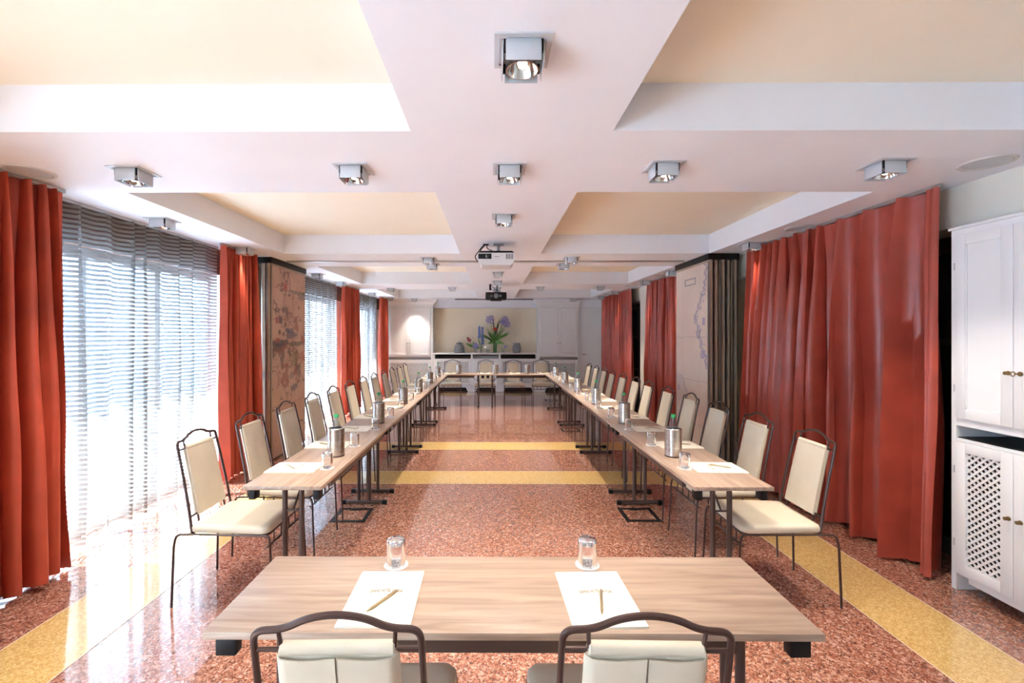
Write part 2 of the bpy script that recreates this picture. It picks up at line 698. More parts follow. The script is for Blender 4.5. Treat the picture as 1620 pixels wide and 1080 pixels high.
# right wall: recessed bays under a lintel, dark glazed doors
w = MB().box(XR, XRo, YF, YB, HEAD + 0.02, CEIL)
w.box(XRo, XRo + 0.1, YF, YB, 0, CEIL + 0.2)
for (a, b) in ((5.22, 6.85), (8.5, 9.28), (YF, 1.9), (12.0, YB)):
    w.box(XR + (0.16 if a == 5.22 else 0), XRo, a, b, 0, HEAD + 0.02)
tag(w.build('wall_right', 'wall_cream', smooth=0), 'cream right wall with curtained recesses', None, kind='structure')
for k, (a, b) in enumerate(((2.87, 5.20), (6.87, 8.48), (9.30, 11.98))):
    dn = empty('door_%d' % (k + 1), (XRo - 0.06, a, 0))
    tag(dn, 'dark framed glazed door behind red curtain', None, kind='structure')
    n = 3
    fr = MB().box(XRo - 0.08, XRo - 0.01, a, b, 0, 0.12).box(XRo - 0.08, XRo - 0.01, a, b, HEAD - 0.1, HEAD + 0.02)
    for i in range(n + 1):
        yy = a + (b - a) * i / n
        fr.box(XRo - 0.08, XRo - 0.01, max(a, yy - 0.06), min(b, yy + 0.06), 0.12, HEAD - 0.1)
    for zz in (0.75, 1.5):
        fr.box(XRo - 0.07, XRo - 0.01, a + .06, b - .06, zz, zz + 0.05)
    fr.build('door_frame', 'frame_dark', dn, world=True)
    for i in range(n):
        y0, y1 = a + (b - a) * i / n + 0.06, a + (b - a) * (i + 1) / n - 0.06
        MB().box(XRo - 0.035, XRo - 0.03, y0, y1, 0.12, HEAD - 0.1).build('pane', 'dark_void', dn, world=True, smooth=0)

tag(MB().box(XLo, XRo, YB, YB + 0.1, 0, TOP).build('wall_back', 'niche', smooth=0), 'beige end wall behind the sideboard', None, kind='structure')
# wall behind the camera
tag(MB().box(XLo, XRo, YF - 0.1, YF, 0, TOP).build('wall_front', 'wall_cream', smooth=0), 'cream wall behind the viewer', None, kind='structure')

# outside: terrace, with an eave and a wall added to shape the daylight
tag(MB().box(-12, XLo, -8, 20, -0.16, -0.04).build('terrace', 'terrace', smooth=0), 'pale stone terrace outside the windows', None, kind='structure')
M['garden'] = plain('screen_wall_render', '#93a1ab', 0.9, var=0.15, nscale=1.5)  # mid tone for the added wall, so the outlook stays dimmer than sky
tag(MB().box(-9.3, -9.0, -8, 22, -0.04, 3.3).build('sky_screen_wall', 'garden', smooth=0), 'added blue grey wall across the terrace, screening the bright sky', None, kind='structure')  # wall added to hide the bright sky behind the sheers
tag(MB().box(-4.42, XLo, YF - 0.1, YB + 0.1, 2.52, 2.62).build('sun_limit_eave', 'white', smooth=0), 'white overhang added to limit sunlight through the terrace windows', None, kind='structure')  # unseen overhang, sized to stop the sun short on the floor


# ------------------------------------------------------------------ curtains
def make_curtain(name, xw, y0, y1, ztop, zbot, folds, amp, seed, mat, flare0=0.0, flare1=0.0, gather=0.5, wide_end=0.0, per=14, nz=30, puddle=False):
    rnd = random.Random(seed)
    widths = []
    for k in range(folds):
        wd = 0.6 + 0.8 * rnd.random()
        if wide_end and k / folds < wide_end:
            wd *= 1.9
        widths.append(wd)
    tot = sum(widths)
    cum = [0]
    for wd in widths:
        cum.append(cum[-1] + wd / tot)
    amps = [0.7 + 0.6 * rnd.random() for _ in range(folds)]
    ph = [rnd.uniform(-0.5, 0.5) for _ in range(folds)]
    mb = MB()
    cols = []
    for k in range(folds):
        for q in range(per):
            cols.append((k, q / per))
    cols.append((folds - 1, 1.0))
    sgn = 1 if xw < 0 else -1          # fold crests point into the room
    n = len(cols)
    for ci, (k, u) in enumerate(cols):
        s = cum[k] + (cum[k + 1] - cum[k]) * u
        nk = min(k + 1, folds - 1)
        ak = amps[k] * (1 - u) + amps[nk] * u
        for j in range(nz + 1):
            t = j / nz
            grow = gather + (1 - gather) * min(1, t * 1.6) ** 0.8
            a = amp * grow * ak
            p = 2 * PI * (u + 0.07 * ph[k] * t)
            sh = math.sin(p) + 0.3 * math.sin(2 * p + ph[k] * 3) + 0.12 * math.sin(3 * p + ph[nk] * 5)
            nz1 = noise.noise(Vector((s * 7 + seed * 3.1, t * 1.6, seed))) * 0.035 * (0.2 + t)
            nz2 = noise.noise(Vector((s * 19 + seed, t * 3.0, seed + 5))) * 0.012
            x = xw + sgn * (a * sh + nz1 + nz2)
            L = y1 - y0
            ya = y0 - flare0 * t ** 1.2
            yb = y1 + flare1 * t ** 1.2
            y = ya + (yb - ya) * s + a * 0.7 * math.cos(p) * min(1, 6 * s, 6 * (1 - s)) + 0.02 * noise.noise(Vector((s * 5, t * 2.5, seed * 2)))
            zb = zbot + 0.012 * math.sin(p)
            if puddle:
                zb = zbot + 0.02 * noise.noise(Vector((s * 9, 0, seed)))
            z = ztop + (zb - ztop) * t
            mb.v.append((x, y, z))
    for i in range(n - 1):
        for j in range(nz):
            a = i * (nz + 1) + j
            mb.f.append((a, a + nz + 1, a + nz + 2, a + 1))
    c = empty(name, (xw, (y0 + y1) / 2, zbot))
    mb.build('fabric', mat, c, world=True, smooth=80)
    # heading tape with hooks
    hd = MB().box(xw - 0.012, xw + 0.012, y0, y1, ztop - 0.004, CEIL - 0.001)
    hd.build('curtain_rail', 'alu', c, world=True)
    return c


G = 'red curtains at the windows'
sh = [(-3.03, 2.6, 4.95, 11, 3), (-3.03, 6.75, 8.75, 9, 4), (-3.03, 9.3, 11.7, 10, 5)]
shl = ['white striped sheer curtain between the two nearest left red curtains', 'white striped sheer curtain just beyond the left map partition',
       'white striped sheer curtain nearest the far left cupboard']
for (xw, a, b, n, sd_), lb in zip(sh, shl):
    c = make_curtain('sheer_curtain', xw, a, b, CEIL - 0.02, 0.03, n, 0.040, sd_, 'sheer', gather=0.8)
    tag(c, lb, 'curtain', 'striped sheer curtains')
rc = [(-2.86, 2.12, 3.0, 8, 0.075, 11, 'red_cloth', 0.0, 0.05, 'red cloth curtain at the near left edge before the sheer'),
      (-2.86, 4.74, 5.46, 8, 0.06, 12, 'red_cloth', 0.02, 0.02, 'red cloth curtain beside the left map partition'),
      (-2.86, 8.55, 9.65, 9, 0.065, 13, 'red_cloth', 0.02, 0.02, 'red cloth curtain between the two far sheer curtains'),
      (-2.86, 11.45, 12.28, 7, 0.06, 14, 'red_cloth', 0.02, 0.0, 'red cloth curtain touching the far left cupboard')]
for (xw, a, b, n, am, sd_, mt, f0, f1, lb) in rc:
    tag(make_curtain('red_curtain', xw, a, b, CEIL - 0.02, 0.035, n, am, sd_, mt, f0, f1), lb, 'curtain', G)
c = make_curtain('red_curtain', 2.86, 2.90, 5.08, CEIL - 0.02, 0.025, 13, 0.11, 21, 'red_satin', 0.0, 0.12, gather=0.4, wide_end=0.25, per=16, nz=40, puddle=True)
tag(c, 'wide red satin curtain beside the white cupboard on the right', 'curtain', G)
c = make_curtain('red_curtain', 2.86, 6.95, 8.42, CEIL - 0.02, 0.04, 11, 0.075, 22, 'red_satin', 0.02, 0.12)
tag(c, 'red satin curtain just beyond the right map partition', 'curtain', G)
c = make_curtain('red_curtain', 2.86, 9.32, 11.85, CEIL - 0.02, 0.04, 16, 0.075, 23, 'red_satin', 0.05, 0.05)
tag(c, 'red satin curtain farthest down the right wall by the door', 'curtain', G)


# ------------------------------------------------------------------ folding partitions with printed map
def mixc(a, b, t):
    return tuple(a[i] * (1 - t) + b[i] * t for i in range(3))


def paint_left(u, v):
    base = C('#cfa58e')[:3]
    n1 = noise.fractal(Vector((u * 3, v * 7, 1.3)), 1.0, 2.0, 5)
    col = mixc(base, C('#b98a74')[:3], max(0, min(1, 0.5 + n1 * 0.9)) * 0.6)
    # coast lines
    f = noise.fractal(Vector((u * 2.6 + 4, v * 5.5, 7.7)), 1.0, 2.0, 5)
    if abs(f - 0.05) < 0.03:
        col = mixc(col, C('#5d3a38')[:3], 0.75)
    f2 = noise.fractal(Vector((u * 5.5 + 9, v * 12, 3.7)), 1.0, 2.0, 5)
    if abs(f2) < 0.02 and v > 0.28:
        col = mixc(col, C('#7a5048')[:3], 0.55)
    if f2 > 0.32 and 0.3 < v < 0.9:
        col = mixc(col, C('#5c4a4c')[:3], min(0.7, (f2 - 0.32) * 4))
    f3 = noise.fractal(Vector((u * 6 + 2, v * 15, 13.7)), 1.0, 2.0, 4)
    if f3 > 0.30 and 0.35 < v < 0.75:
        col = mixc(col, C('#93483e')[:3], min(0.6, (f3 - 0.30) * 4))
    # fold lines of the sheet
    for vv in (0.26, 0.47, 0.72):
        if abs(v - vv - 0.004 * math.sin(u * 9)) < 0.0022:
            col = mixc(col, C('#8d6a5c')[:3], 0.6)
    if abs(u - 0.64) < 0.006:
        col = mixc(col, C('#a57e6c')[:3], 0.5)
    # hills in slate blue with green tufts
    for (cu, cv, ru, rv, hx, st) in ((0.22, 0.60, 0.25, 0.018, '#44454f', .75), (0.55, 0.64, 0.2, 0.02, '#51566a', .7), (0.5, 0.665, 0.14, 0.014, '#51566a', .6),
                                     (0.7, 0.59, 0.3, 0.014, '#4a5240', .65), (0.12, 0.575, 0.12, 0.02, '#3c3a3a', .6), (0.75, 0.885, 0.3, 0.012, '#5a6a5e', .55),
                                     (0.9, 0.86, 0.14, 0.016, '#5a6470', .5), (0.8, 0.43, 0.06, 0.05, '#5a5048', .5), (0.62, 0.34, 0.1, 0.02, '#4b4560', .55),
                                     (0.66, 0.51, 0.16, 0.045, '#6a7a4a', .4), (0.28, 0.17, 0.07, 0.03, '#7a5a54', .45), (0.7, 0.47, 0.04, 0.09, '#8c4038', .45),
                                     (0.9, 0.51, 0.1, 0.03, '#a64a3c', .5), (0.55, 0.41, 0.09, 0.02, '#5c5860', .4)):
        d = ((u - cu) / ru) ** 2 + ((v - cv) / rv) ** 2
        d += 0.9 * noise.fractal(Vector((u * 16, v * 40, cu * 10)), 1.0, 2.0, 3)
        if d < 1:
            col = mixc(col, C(hx)[:3], st)
    for (u0, u1, v0, v1, hx) in ((0.3, 0.42, 0.885, 0.925, '#b85a54'), (0.45, 0.52, 0.855, 0.872, '#5b4a50'), (0.08, 0.16, 0.70, 0.735, '#a04a4a'), (0.17, 0.27, 0.70, 0.74, '#55454e'),
                                 (0.16, 0.23, 0.645, 0.668, '#5a4a4a'), (0.27, 0.34, 0.635, 0.655, '#6a5450'), (0.08, 0.2, 0.60, 0.625, '#a85048'), (0.76, 0.81, 0.79, 0.808, '#6a564e'),
                                 (0.3, 0.4, 0.585, 0.61, '#7a5048'), (0.33, 0.4, 0.685, 0.71, '#6a5050')):
        if u0 < u < u1 and v0 < v < v1:
            col = mixc(col, C(hx)[:3], 0.8)
    return col


def paint_right(u, v):
    base = C('#e6d3c4')[:3]
    n1 = noise.fractal(Vector((u * 2, v * 5, 21.3)), 1.0, 2.0, 5)
    col = mixc(base, C('#d6bcae')[:3], max(0, min(1, 0.5 + n1 * 0.8)) * 0.6)
    for vv in (0.17, 0.40, 0.63):
        if abs(v - vv - 0.006 * (u - .5)) < 0.0018:
            col = mixc(col, C('#a88c86')[:3], 0.5)
    for uu in (0.22, 0.78):
        if abs(u - uu) < 0.005:
            col = mixc(col, C('#b89e96')[:3], 0.4)
    # coastline on the right third, curling
    cx = 0.80 + 0.16 * math.sin(v * 13.5 + 1.4) + 0.09 * noise.fractal(Vector((v * 30, 3.3, 1)), 1.0, 2.0, 5)
    if v > 0.47:
        d = u - cx
        if abs(d) < 0.02:
            col = mixc(col, C('#8d83a0')[:3], 0.75)
        elif 0 < d < 0.12:
            col = mixc(col, C('#b6aebc')[:3], 0.6 * (1 - d / 0.12))
            if noise.fractal(Vector((u * 22, v * 55, 4)), 1.0, 2.0, 3) > 0.25:
                col = mixc(col, C('#84789c')[:3], 0.6)
    cx2 = 0.22 + 0.16 * math.sin(v * 15 + 3.4) + 0.03 * noise.noise(Vector((v * 40, 8, 1)))
    if v < 0.42 and v > 0.12:
        if abs(u - cx2) < 0.02:
            col = mixc(col, C('#a898a8')[:3], 0.6)
        elif u < cx2:
            col = mixc(col, C('#cbb8bc')[:3], 0.5)
    for (u0, u1, v0, v1, hx) in ((0.85, 0.93, 0.69, 0.73, '#8d7fb0'), (0.80, 0.92, 0.52, 0.56, '#a090b8'), (0.74, 0.8, 0.62, 0.66, '#8a8088'), (0.05, 0.12, 0.33, 0.36, '#b09ab0')):
        if u0 < u < u1 and v0 < v < v1:
            col = mixc(col, C(hx)[:3], 0.7)
    # cartouche
    if 0.3 < u < 0.66 and 0.905 < v < 0.945 and not (0.335 < u < 0.625 and 0.914 < v < 0.936):
        col = mixc(col, C('#8c8288')[:3], 0.75)
    return col


def partition(name, xface, dirx, y0, y1, npan, thick, paint, label):
    """stack of panels folded against the wall; dirx = direction from the room face to the wall"""
    c = empty(name, (xface + dirx * npan * thick / 2, (y0 + y1) / 2, 0))
    tag(c, label, 'partition', 'folded map partitions')
    zt = CEIL - 0.075
    for k in range(npan):
        a = xface + dirx * k * thick
        b = xface + dirx * (k + 1) * thick - dirx * 0.022
        oy = 0.0 if k % 2 == 0 else 0.025
        p = MB().box(min(a, b), max(a, b), y0 + oy, y1 + oy, 0.02, zt, 0.004).build('panel', 'panel_edge', c, world=True)
        # aluminium edge profiles and dark seal, visible from the front
        MB().box(min(a, b), min(a, b) + 0.012, y0 + oy - 0.006, y0 + oy + 0.02, 0.02, zt).build('edge_profile', 'alu', p, world=True)
        MB().box(max(a, b) - 0.007, max(a, b) - 0.001, y0 + oy - 0.004, y0 + oy + 0.01, 0.02, zt).build('rubber_seal', 'black_plastic', p, world=True)
        MB().box(min(a, b) + .02, max(a, b) - .02, y0 + oy - 0.003, y0 + oy + 0.01, 1.02, 1.12).build('lock_plate', 'grey_plastic', p, world=True)
        if k == 0:
            nu, nv = 90, 260
            pm = MB()
            xx = xface - dirx * 0.002
            pm.grid(lambda u, v: (xx, y0 + 0.03 + (y1 - y0 - 0.045) * u, 0.03 + (zt - 0.06) * v), nu, nv)
            if dirx < 0:
                pm.f = [tuple(reversed(q)) for q in pm.f]
            o = pm.build('map_sheet', 'map_print', p, world=True, smooth=0)
            me = o.data
            at = me.color_attributes.new('print', 'FLOAT_COLOR', 'POINT')
            buf = []
            for i in range(nu + 1):
                for j in range(nv + 1):
                    u = i / nu
                    # keep the drawing upright: u runs left to right as seen from the room
                    cc = paint(u, j / nv) if dirx < 0 else paint(1 - u, j / nv)
                    buf += [cc[0], cc[1], cc[2], 1.0]
            at.data.foreach_set('color', buf)
    x0, x1 = sorted((xface - dirx * 0.004, xface + dirx * npan * thick))
    MB().box(x0, x1, y0, y1 + 0.03, zt + 0.001, CEIL - 0.001).build('top_guide', 'black_plastic', c, world=True)
    return c


partition('folding_partition', -2.755, -1, 5.60, 6.62, 4, 0.078, paint_left, 'folded wall partition printed with a reddish antique map, left')
partition('folding_partition', 2.565, 1, 5.38, 6.34, 5, 0.072, paint_right, 'folded wall partition printed with a pale coastal map, right')


# ------------------------------------------------------------------ ceiling fixtures
def make_fixture():
    root = empty('ceiling_spotlight', (0, 0, 0))
    fr = MB()
    o, i = 0.095, 0.078
    fr.box(-o, o, -o, -i, -0.006, 0).box(-o, o, i, o, -0.006, 0).box(-o, -i, -i, i, -0.006, 0).box(i, o, -i, i, -0.006, 0)
    fr.build('frame', 'lamp_grey', root)
    h = 0.058
    for (x0, x1, y0, y1) in ((-h, h, -0.07, -0.066), (-h, h, 0.066, 0.07), (-0.07, -0.066, -h, h), (0.066, 0.07, -h, h)):
        MB().box(x0, x1, y0, y1, -0.074, -0.004, 0.001).build('side_plate', 'lamp_grey', root)
    for sx in (-1, 1):
        for sy in (-1, 1):
            MB().box(sx * 0.0605 - 0.004, sx * 0.0605 + 0.004, sy * 0.0605 - 0.004, sy * 0.0605 + 0.004, -0.045, -0.003).build('corner_bracket', 'black_plastic', root)
    MB().box(-0.064, 0.064, -0.064, 0.064, -0.012, -0.007).build('housing_plate', 'lamp_grey', root)
    rf = MB().lathe([(0.018, -0.02), (0.03, -0.028), (0.044, -0.045), (0.052, -0.070), (0.055, -0.070), (0.047, -0.044), (0.032, -0.026), (0.018, -0.017)], 24, closed=True)
    ro = rf.build('reflector', 'chrome', root)
    MB().lathe([(0.0, -0.062), (0.013, -0.058), (0.017, -0.045), (0.014, -0.03), (0.008, -0.021)], 14).build('lamp', 'lamp_glow', ro)
    return root


fx = [(0.10, 1.535, 'near the top of the picture on the middle beam'), (0.096, 2.63, 'middle of the five on the near cross beam'), (0.088, 3.69, 'on the middle beam, just before the white projector'),
      (-2.12, 2.66, 'leftmost of the five on the near cross beam'), (-0.81, 2.63, 'second from left on the near cross beam'), (0.98, 2.60, 'fourth from left on the near cross beam'),
      (2.22, 2.57, 'rightmost of the five on the near cross beam'),
      (-0.81, 5.72, 'left of the white projector, before the partition track'), (-0.83, 6.2, 'left of the white projector, behind the partition track'),
      (0.99, 5.70, 'right of the white projector, before the partition track'), (0.97, 6.2, 'right of the white projector, behind the partition track'),
      (0.08, 7.04, 'on the middle beam just beyond the white projector'), (0.08, 8.16, 'on the middle beam just before the black projector'), (0.09, 9.3, 'on the middle beam behind the black projector'),
      (-0.83, 9.28, 'left of the black projector'), (0.96, 9.16, 'right of the black projector'),
      (-2.12, 12.2, 'above the far left cupboard'), (2.17, 12.2, 'above the far right cupboard'), (-2.13, 9.45, 'on the left part of the far cross beam'), (2.16, 9.1, 'on the right part of the far cross beam'),
      (-2.78, 3.79, 'above the nearest sheer curtain'), (-2.78, 5.04, 'above the red curtain by the left partition'), (-2.80, 7.19, 'just beyond the left map partition'),
      (-2.80, 8.31, 'above the middle sheer curtain'), (-2.79, 10.45, 'above the farthest sheer curtain'), (-2.7, 11.9, 'in the far left corner of the soffit'),
      (2.74, 4.80, 'above the far end of the wide satin curtain'), (2.72, 6.9, 'just beyond the right map partition'), (2.73, 8.12, 'above the middle right curtain'),
      (2.72, 10.1, 'above the farthest right curtain'), (2.72, 11.4, 'in the far right corner of the soffit')]
fx0 = make_fixture()
SPOT = bpy.data.lights.new('spot_beam', 'SPOT')
SPOT.energy = 30
SPOT.color = (1.0, 0.90, 0.78)
SPOT.spot_size = R(85)
SPOT.spot_blend = 0.9
SPOT.shadow_soft_size = 0.03
SOFT = SPOT.copy()
SOFT.energy = 9
SOFT.spot_size = R(60)
fxs = [fx0] + [copy_tree(fx0) for _ in fx[1:]]
for k, (x, y, lb) in enumerate(fx):
    o = fxs[k]
    o.location = (x, y, CEIL)
    tag(o, 'square silver ceiling spotlight ' + lb, 'ceiling light', 'ceiling spotlights')
    if k == 17:
        continue                      # this one is switched off
    lo = bpy.data.objects.new('spot_beam', SPOT if k < 20 else SOFT)
    COL.objects.link(lo)
    lo.parent = o
    lo.location = (0, 0, -0.08)


def make_speaker():
    root = empty('ceiling_speaker', (0, 0, 0))
    MB().lathe([(0.098, 0.0), (0.098, -0.004), (0.105, -0.009), (0.118, -0.008), (0.122, 0.0)], 36, closed=True).build('rim', 'speaker', root)
    MB().lathe([(0.0975, -0.001), (0.0975, -0.005), (0.05, -0.009), (0.0, -0.010)], 36).build('grille', 'lamp_grey', root)
    return root


s0 = make_speaker()
for k, (x, y, lb) in enumerate([(-2.74, 2.66, 'above the near left red curtain'), (2.77, 2.55, 'above the white cupboard on the right'), (2.78, 4.1, 'above the wide red satin curtain'),
                                (2.75, 7.4, 'beyond the right map partition'), (2.74, 9.0, 'above the pale wall between right curtains'), (2.74, 10.7, 'farthest down the right soffit')]):
    o = s0 if k == 0 else copy_tree(s0)
    o.location = (x, y, CEIL)
    tag(o, 'round flush ceiling speaker ' + lb, 'speaker', 'ceiling speakers')


# projectors
def projector_white():
    x, y, z = 0.035, 4.82, 2.37
    r = empty('projector', (x, y, z))
    tag(r, 'white projector with black lens window hanging from the ceiling', 'projector')
    prof = [(-0.19, 0.055), (0.19, 0.055), (0.192, 0.0), (0.175, -0.05), (0.15, -0.072), (-0.15, -0.072), (-0.175, -0.05), (-0.192, 0.0)]
    b = MB().prism(prof, 0, 0.30)
    b.v = [(p[0], p[2] - 0.15, p[1]) for p in b.v]
    b.build('body', 'proj_white', r, recalc=True)
    tc = MB().add([(-0.188, -0.15, 0.0555), (0.188, -0.15, 0.0555), (0.188, 0.14, 0.0555), (-0.188, 0.14, 0.0555), (-0.165, -0.12, 0.08), (0.165, -0.12, 0.08), (0.165, 0.12, 0.08), (-0.165, 0.12, 0.08)],
                  [(0, 3, 2, 1), (4, 5, 6, 7), (0, 1, 5, 4), (1, 2, 6, 5), (2, 3, 7, 6), (3, 0, 4, 7)])
    tc.build('top_cover', 'black_plastic', r)
    lw = MB().box(-0.185, -0.05, -0.156, -0.149, -0.008, 0.045, 0.002).build('lens_window', 'black_plastic', r)
    ln = MB().lathe([(0.0, 0.0), (0.017, 0.002), (0.019, 0.012), (0.023, 0.012), (0.023, -0.002)], 20)
    ln.xf(Matrix.Translation((-0.09, -0.158, 0.02)) @ Matrix.Rotation(PI / 2, 4, 'X'))
    ln.build('lens', 'glass', lw)
    MB().box(-0.02, 0.03, -0.1515, -0.1495, 0.012, 0.019).build('badge', 'grey_plastic', r)
    for k in range(3):
        MB().box(0.10 + k * 0.027, 0.12 + k * 0.027, -0.153, -0.149, -0.01, 0.045).build('vent', 'grey_plastic', r)
    mt = MB().tube([(0.025, 0, 0.075), (0.025, 0, CEIL - z - 0.01)], [0.013, 0.018], 12).box(-0.03, 0.08, -0.05, 0.05, CEIL - z - 0.012, CEIL - z)
    mt.lathe([(0.012, 0.075), (0.03, 0.078), (0.022, 0.105), (0.012, 0.11)], 14, (0.025, 0, 0))
    mt.build('ceiling_mount', 'grey_plastic', r)
    for pts in ([(-0.10, 0.02, CEIL - z), (-0.10, 0.0, 0.13), (-0.03, -0.02, 0.09), (0.05, 0.0, 0.085)], [(-0.11, 0.02, CEIL - z), (-0.16, 0.0, 0.12), (-0.18, 0.0, 0.08)],
                [(-0.12, 0, CEIL - z), (-0.15, -0.02, 0.14), (-0.23, -0.05, 0.03), (-0.19, -0.1, -0.03)], [(0.0, 0, 0.09), (0.06, 0.02, 0.10), (0.16, 0.0, 0.08)]):
        MB().tube(fillet(pts, 0.05, 5), 0.005, 6).build('cable', 'black_plastic', r)
    MB().box(-0.14, -0.08, -0.01, 0.04, CEIL - z - 0.01, CEIL - z).build('socket_plate', 'black_plastic', r)


def projector_black():
    x, y, z = 0.06, 8.68, 2.31
    r = empty('projector', (x, y, z))
    tag(r, 'black projector hanging from the ceiling in front of the niche', 'projector')
    MB().box(-0.2, 0.2, -0.16, 0.16, -0.065, 0.07, 0.018).build('body', 'black_plastic', r)
    MB().box(-0.11, 0.11, -0.13, 0.10, -0.085, -0.06, 0.012).build('underside_hump', 'black_plastic', r)
    ln = MB().lathe([(0.0, 0.0), (0.03, 0.004), (0.036, 0.018), (0.044, 0.018), (0.046, -0.004)], 20)
    ln.xf(Matrix.Translation((0.0, -0.163, 0.0)) @ Matrix.Rotation(PI / 2, 4, 'X'))
    ln.build('lens', 'grey_plastic', r)
    for sx in (-0.09, 0.08):
        l2 = MB().lathe([(0.018, 0), (0.022, 0.004), (0.026, 0.0)], 16)
        l2.xf(Matrix.Translation((sx, -0.163, 0.0)) @ Matrix.Rotation(PI / 2, 4, 'X'))
        l2.build('sensor_ring', 'grey_plastic', r)
    mt = MB().tube([(0.02, 0, 0.07), (0.02, 0, CEIL - z - 0.01)], 0.02, 12).box(-0.04, 0.08, -0.05, 0.05, CEIL - z - 0.014, CEIL - z).box(-0.06, 0.10, -0.02, 0.02, 0.07, 0.09)
    mt.build('ceiling_mount', 'grey_plastic', r)
    MB().tube(fillet([(-0.1, 0, CEIL - z), (-0.1, 0, 0.14), (-0.03, -0.02, 0.11), (0.08, 0, 0.07)], 0.05, 5), 0.006, 6).build('cable', 'black_plastic', r)
    MB().tube(fillet([(-0.08, 0, CEIL - z), (-0.06, -0.03, 0.16), (0.06, -0.02, 0.1), (0.13, 0, 0.07)], 0.05, 5), 0.005, 6).build('cable', 'black_plastic', r)
    MB().box(-0.13, -0.09, -0.02, 0.02, 0.12, CEIL - z).build('cable_duct', 'black_plastic', r)


projector_white()
projector_black()
sc = empty('projection_screen', (0.04, 12.28, CEIL))
tag(sc, 'rolled up projection screen slot along the ceiling before the niche', 'screen')
MB().box(-1.03, 1.1, 12.26, 12.34, CEIL - 0.018, CEIL).build('case', 'black_plastic', sc, world=True)
MB().box(-1.0, 1.07, 12.25, 12.262, CEIL - 0.022, CEIL - 0.010).build('bottom_bar', 'dark_metal', sc, world=True)


# ------------------------------------------------------------------ built-in cupboards
def lattice(u0, u1, v0, v1, pitch, sw, th):
    """diagonal lattice in the plane (u, v), thickness along w; returns MB with coordinates (u, w, v)"""
    mb = MB()
    W, H = u1 - u0, v1 - v0
    d = pitch
    for sgn, layer in ((1, 0.0), (-1, th * 0.8)):
        k = -int(H / d) - 1
        while k * d < W + H:
            off = k * d
            # line: u = off + s (sgn=1) or u = off - s + ... ; s along v
            if sgn == 1:
                s0, s1 = max(0, -off), min(H, W - off)
                a, b = (off + s0, s0), (off + s1, s1)
            else:
                s0, s1 = max(0, off - W), min(H, off)
                a, b = (off - s0, s0), (off - s1, s1)
            if s1 - s0 > 0.004:
                q = sw * 0.7071 / 2
                ax, ay = a
                bx_, by = b
                n = (-q, q) if sgn == 1 else (q, q)
                pts = [(ax - n[0], ay - n[1]), (bx_ - n[0], by - n[1]), (bx_ + n[0], by + n[1]), (ax + n[0], ay + n[1])]
                v = []
                for w_ in (layer, layer + th):
                    v += [(u0 + p[0], w_, v0 + p[1]) for p in pts]
                mb.add(v, [(0, 1, 2, 3), (7, 6, 5, 4), (0, 4, 5, 1), (1, 5, 6, 2), (2, 6, 7, 3), (3, 7, 4, 0)])
            k += 1
    return mb


def panel_door(root, u0, u1, v0, v1, xf, knob=None, fill='panel', stile=0.055, keyhole=True):
    """framed door in local (u, w, v): w=0 is the front face, growing to the back; xf maps to parent coordinates"""
    d = MB()
    s = stile
    th = 0.022
    d.box(u0, u0 + s, 0, th, v0, v1, 0.002).box(u1 - s, u1, 0, th, v0, v1, 0.002)
    d.box(u0 + s, u1 - s, 0, th, v0, v0 + s, 0.002).box(u0 + s, u1 - s, 0, th, v1 - s, v1, 0.002)
    if fill == 'panel':
        d.box(u0 + s, u1 - s, 0.009, th - 0.002, v0 + s, v1 - s)
        m = 0.008
        d.box(u0 + s, u0 + s + m, 0.004, 0.012, v0 + s, v1 - s).box(u1 - s - m, u1 - s, 0.004, 0.012, v0 + s, v1 - s)
        d.box(u0 + s, u1 - s, 0.004, 0.012, v0 + s, v0 + s + m).box(u0 + s, u1 - s, 0.004, 0.012, v1 - s - m, v1 - s)
    o = d.xf(xf).build('door', 'cab_white', root, recalc=True)
    if fill == 'lattice':
        l = lattice(u0 + s - 0.006, u1 - s + 0.006, v0 + s - 0.006, v1 - s + 0.006, 0.040, 0.0125, 0.004)
        l.v = [(p[0], p[1] + 0.007, p[2]) for p in l.v]
        lo = l.xf(xf).build('lattice', 'cab_white', o, smooth=0, recalc=True)
        lo['kind'] = 'stuff'
        MB().box(u0 + s - 0.006, u1 - s + 0.006, 0.0195, 0.0215, v0 + s - 0.006, v1 - s + 0.006).xf(xf).build('backing', 'dark_void', o, smooth=0, recalc=True)
    if knob:
        k = MB().lathe([(0.012, 0.0), (0.012, -0.003), (0.005, -0.005), (0.005, -0.012), (0.010, -0.016), (0.010, -0.022), (0.0, -0.025)], 14)
        rot = Matrix(((1, 0, 0, 0), (0, 0, 1, 0), (0, 1, 0, 0), (0, 0, 0, 1)))
        k.xf(xf @ Matrix.Translation((knob[0], 0, knob[1])) @ rot).build('knob', 'brass', o, recalc=True)
    return o


I4 = Matrix.Identity(4)
YC = 12.50   # front plane of the end wall furniture


def plinth(mb, x0, x1, y0, y1, zh, cut, zc):
    """plinth with a trapezoid cut-out"""
    c0, c1 = cut
    mb.box(x0, c0 - 0.06, y0, y1, 0, zh)
    mb.box(c1 + 0.06, x1, y0, y1, 0, zh)
    mb.box(c0 - 0.06, c1 + 0.06, y0, y1, zc, zh)
    for s, c in ((-1, c0), (1, c1)):
        p = [(c + s * 0.06, 0), (c + s * 0.06, zc), (c - s * 0.0, zc)]
        v = [(q[0], y0, q[1]) for q in p] + [(q[0], y1, q[1]) for q in p]
        mb.add(v, [(0, 1, 2), (5, 4, 3), (0, 3, 4, 1), (1, 4, 5, 2), (2, 5, 3, 0)])


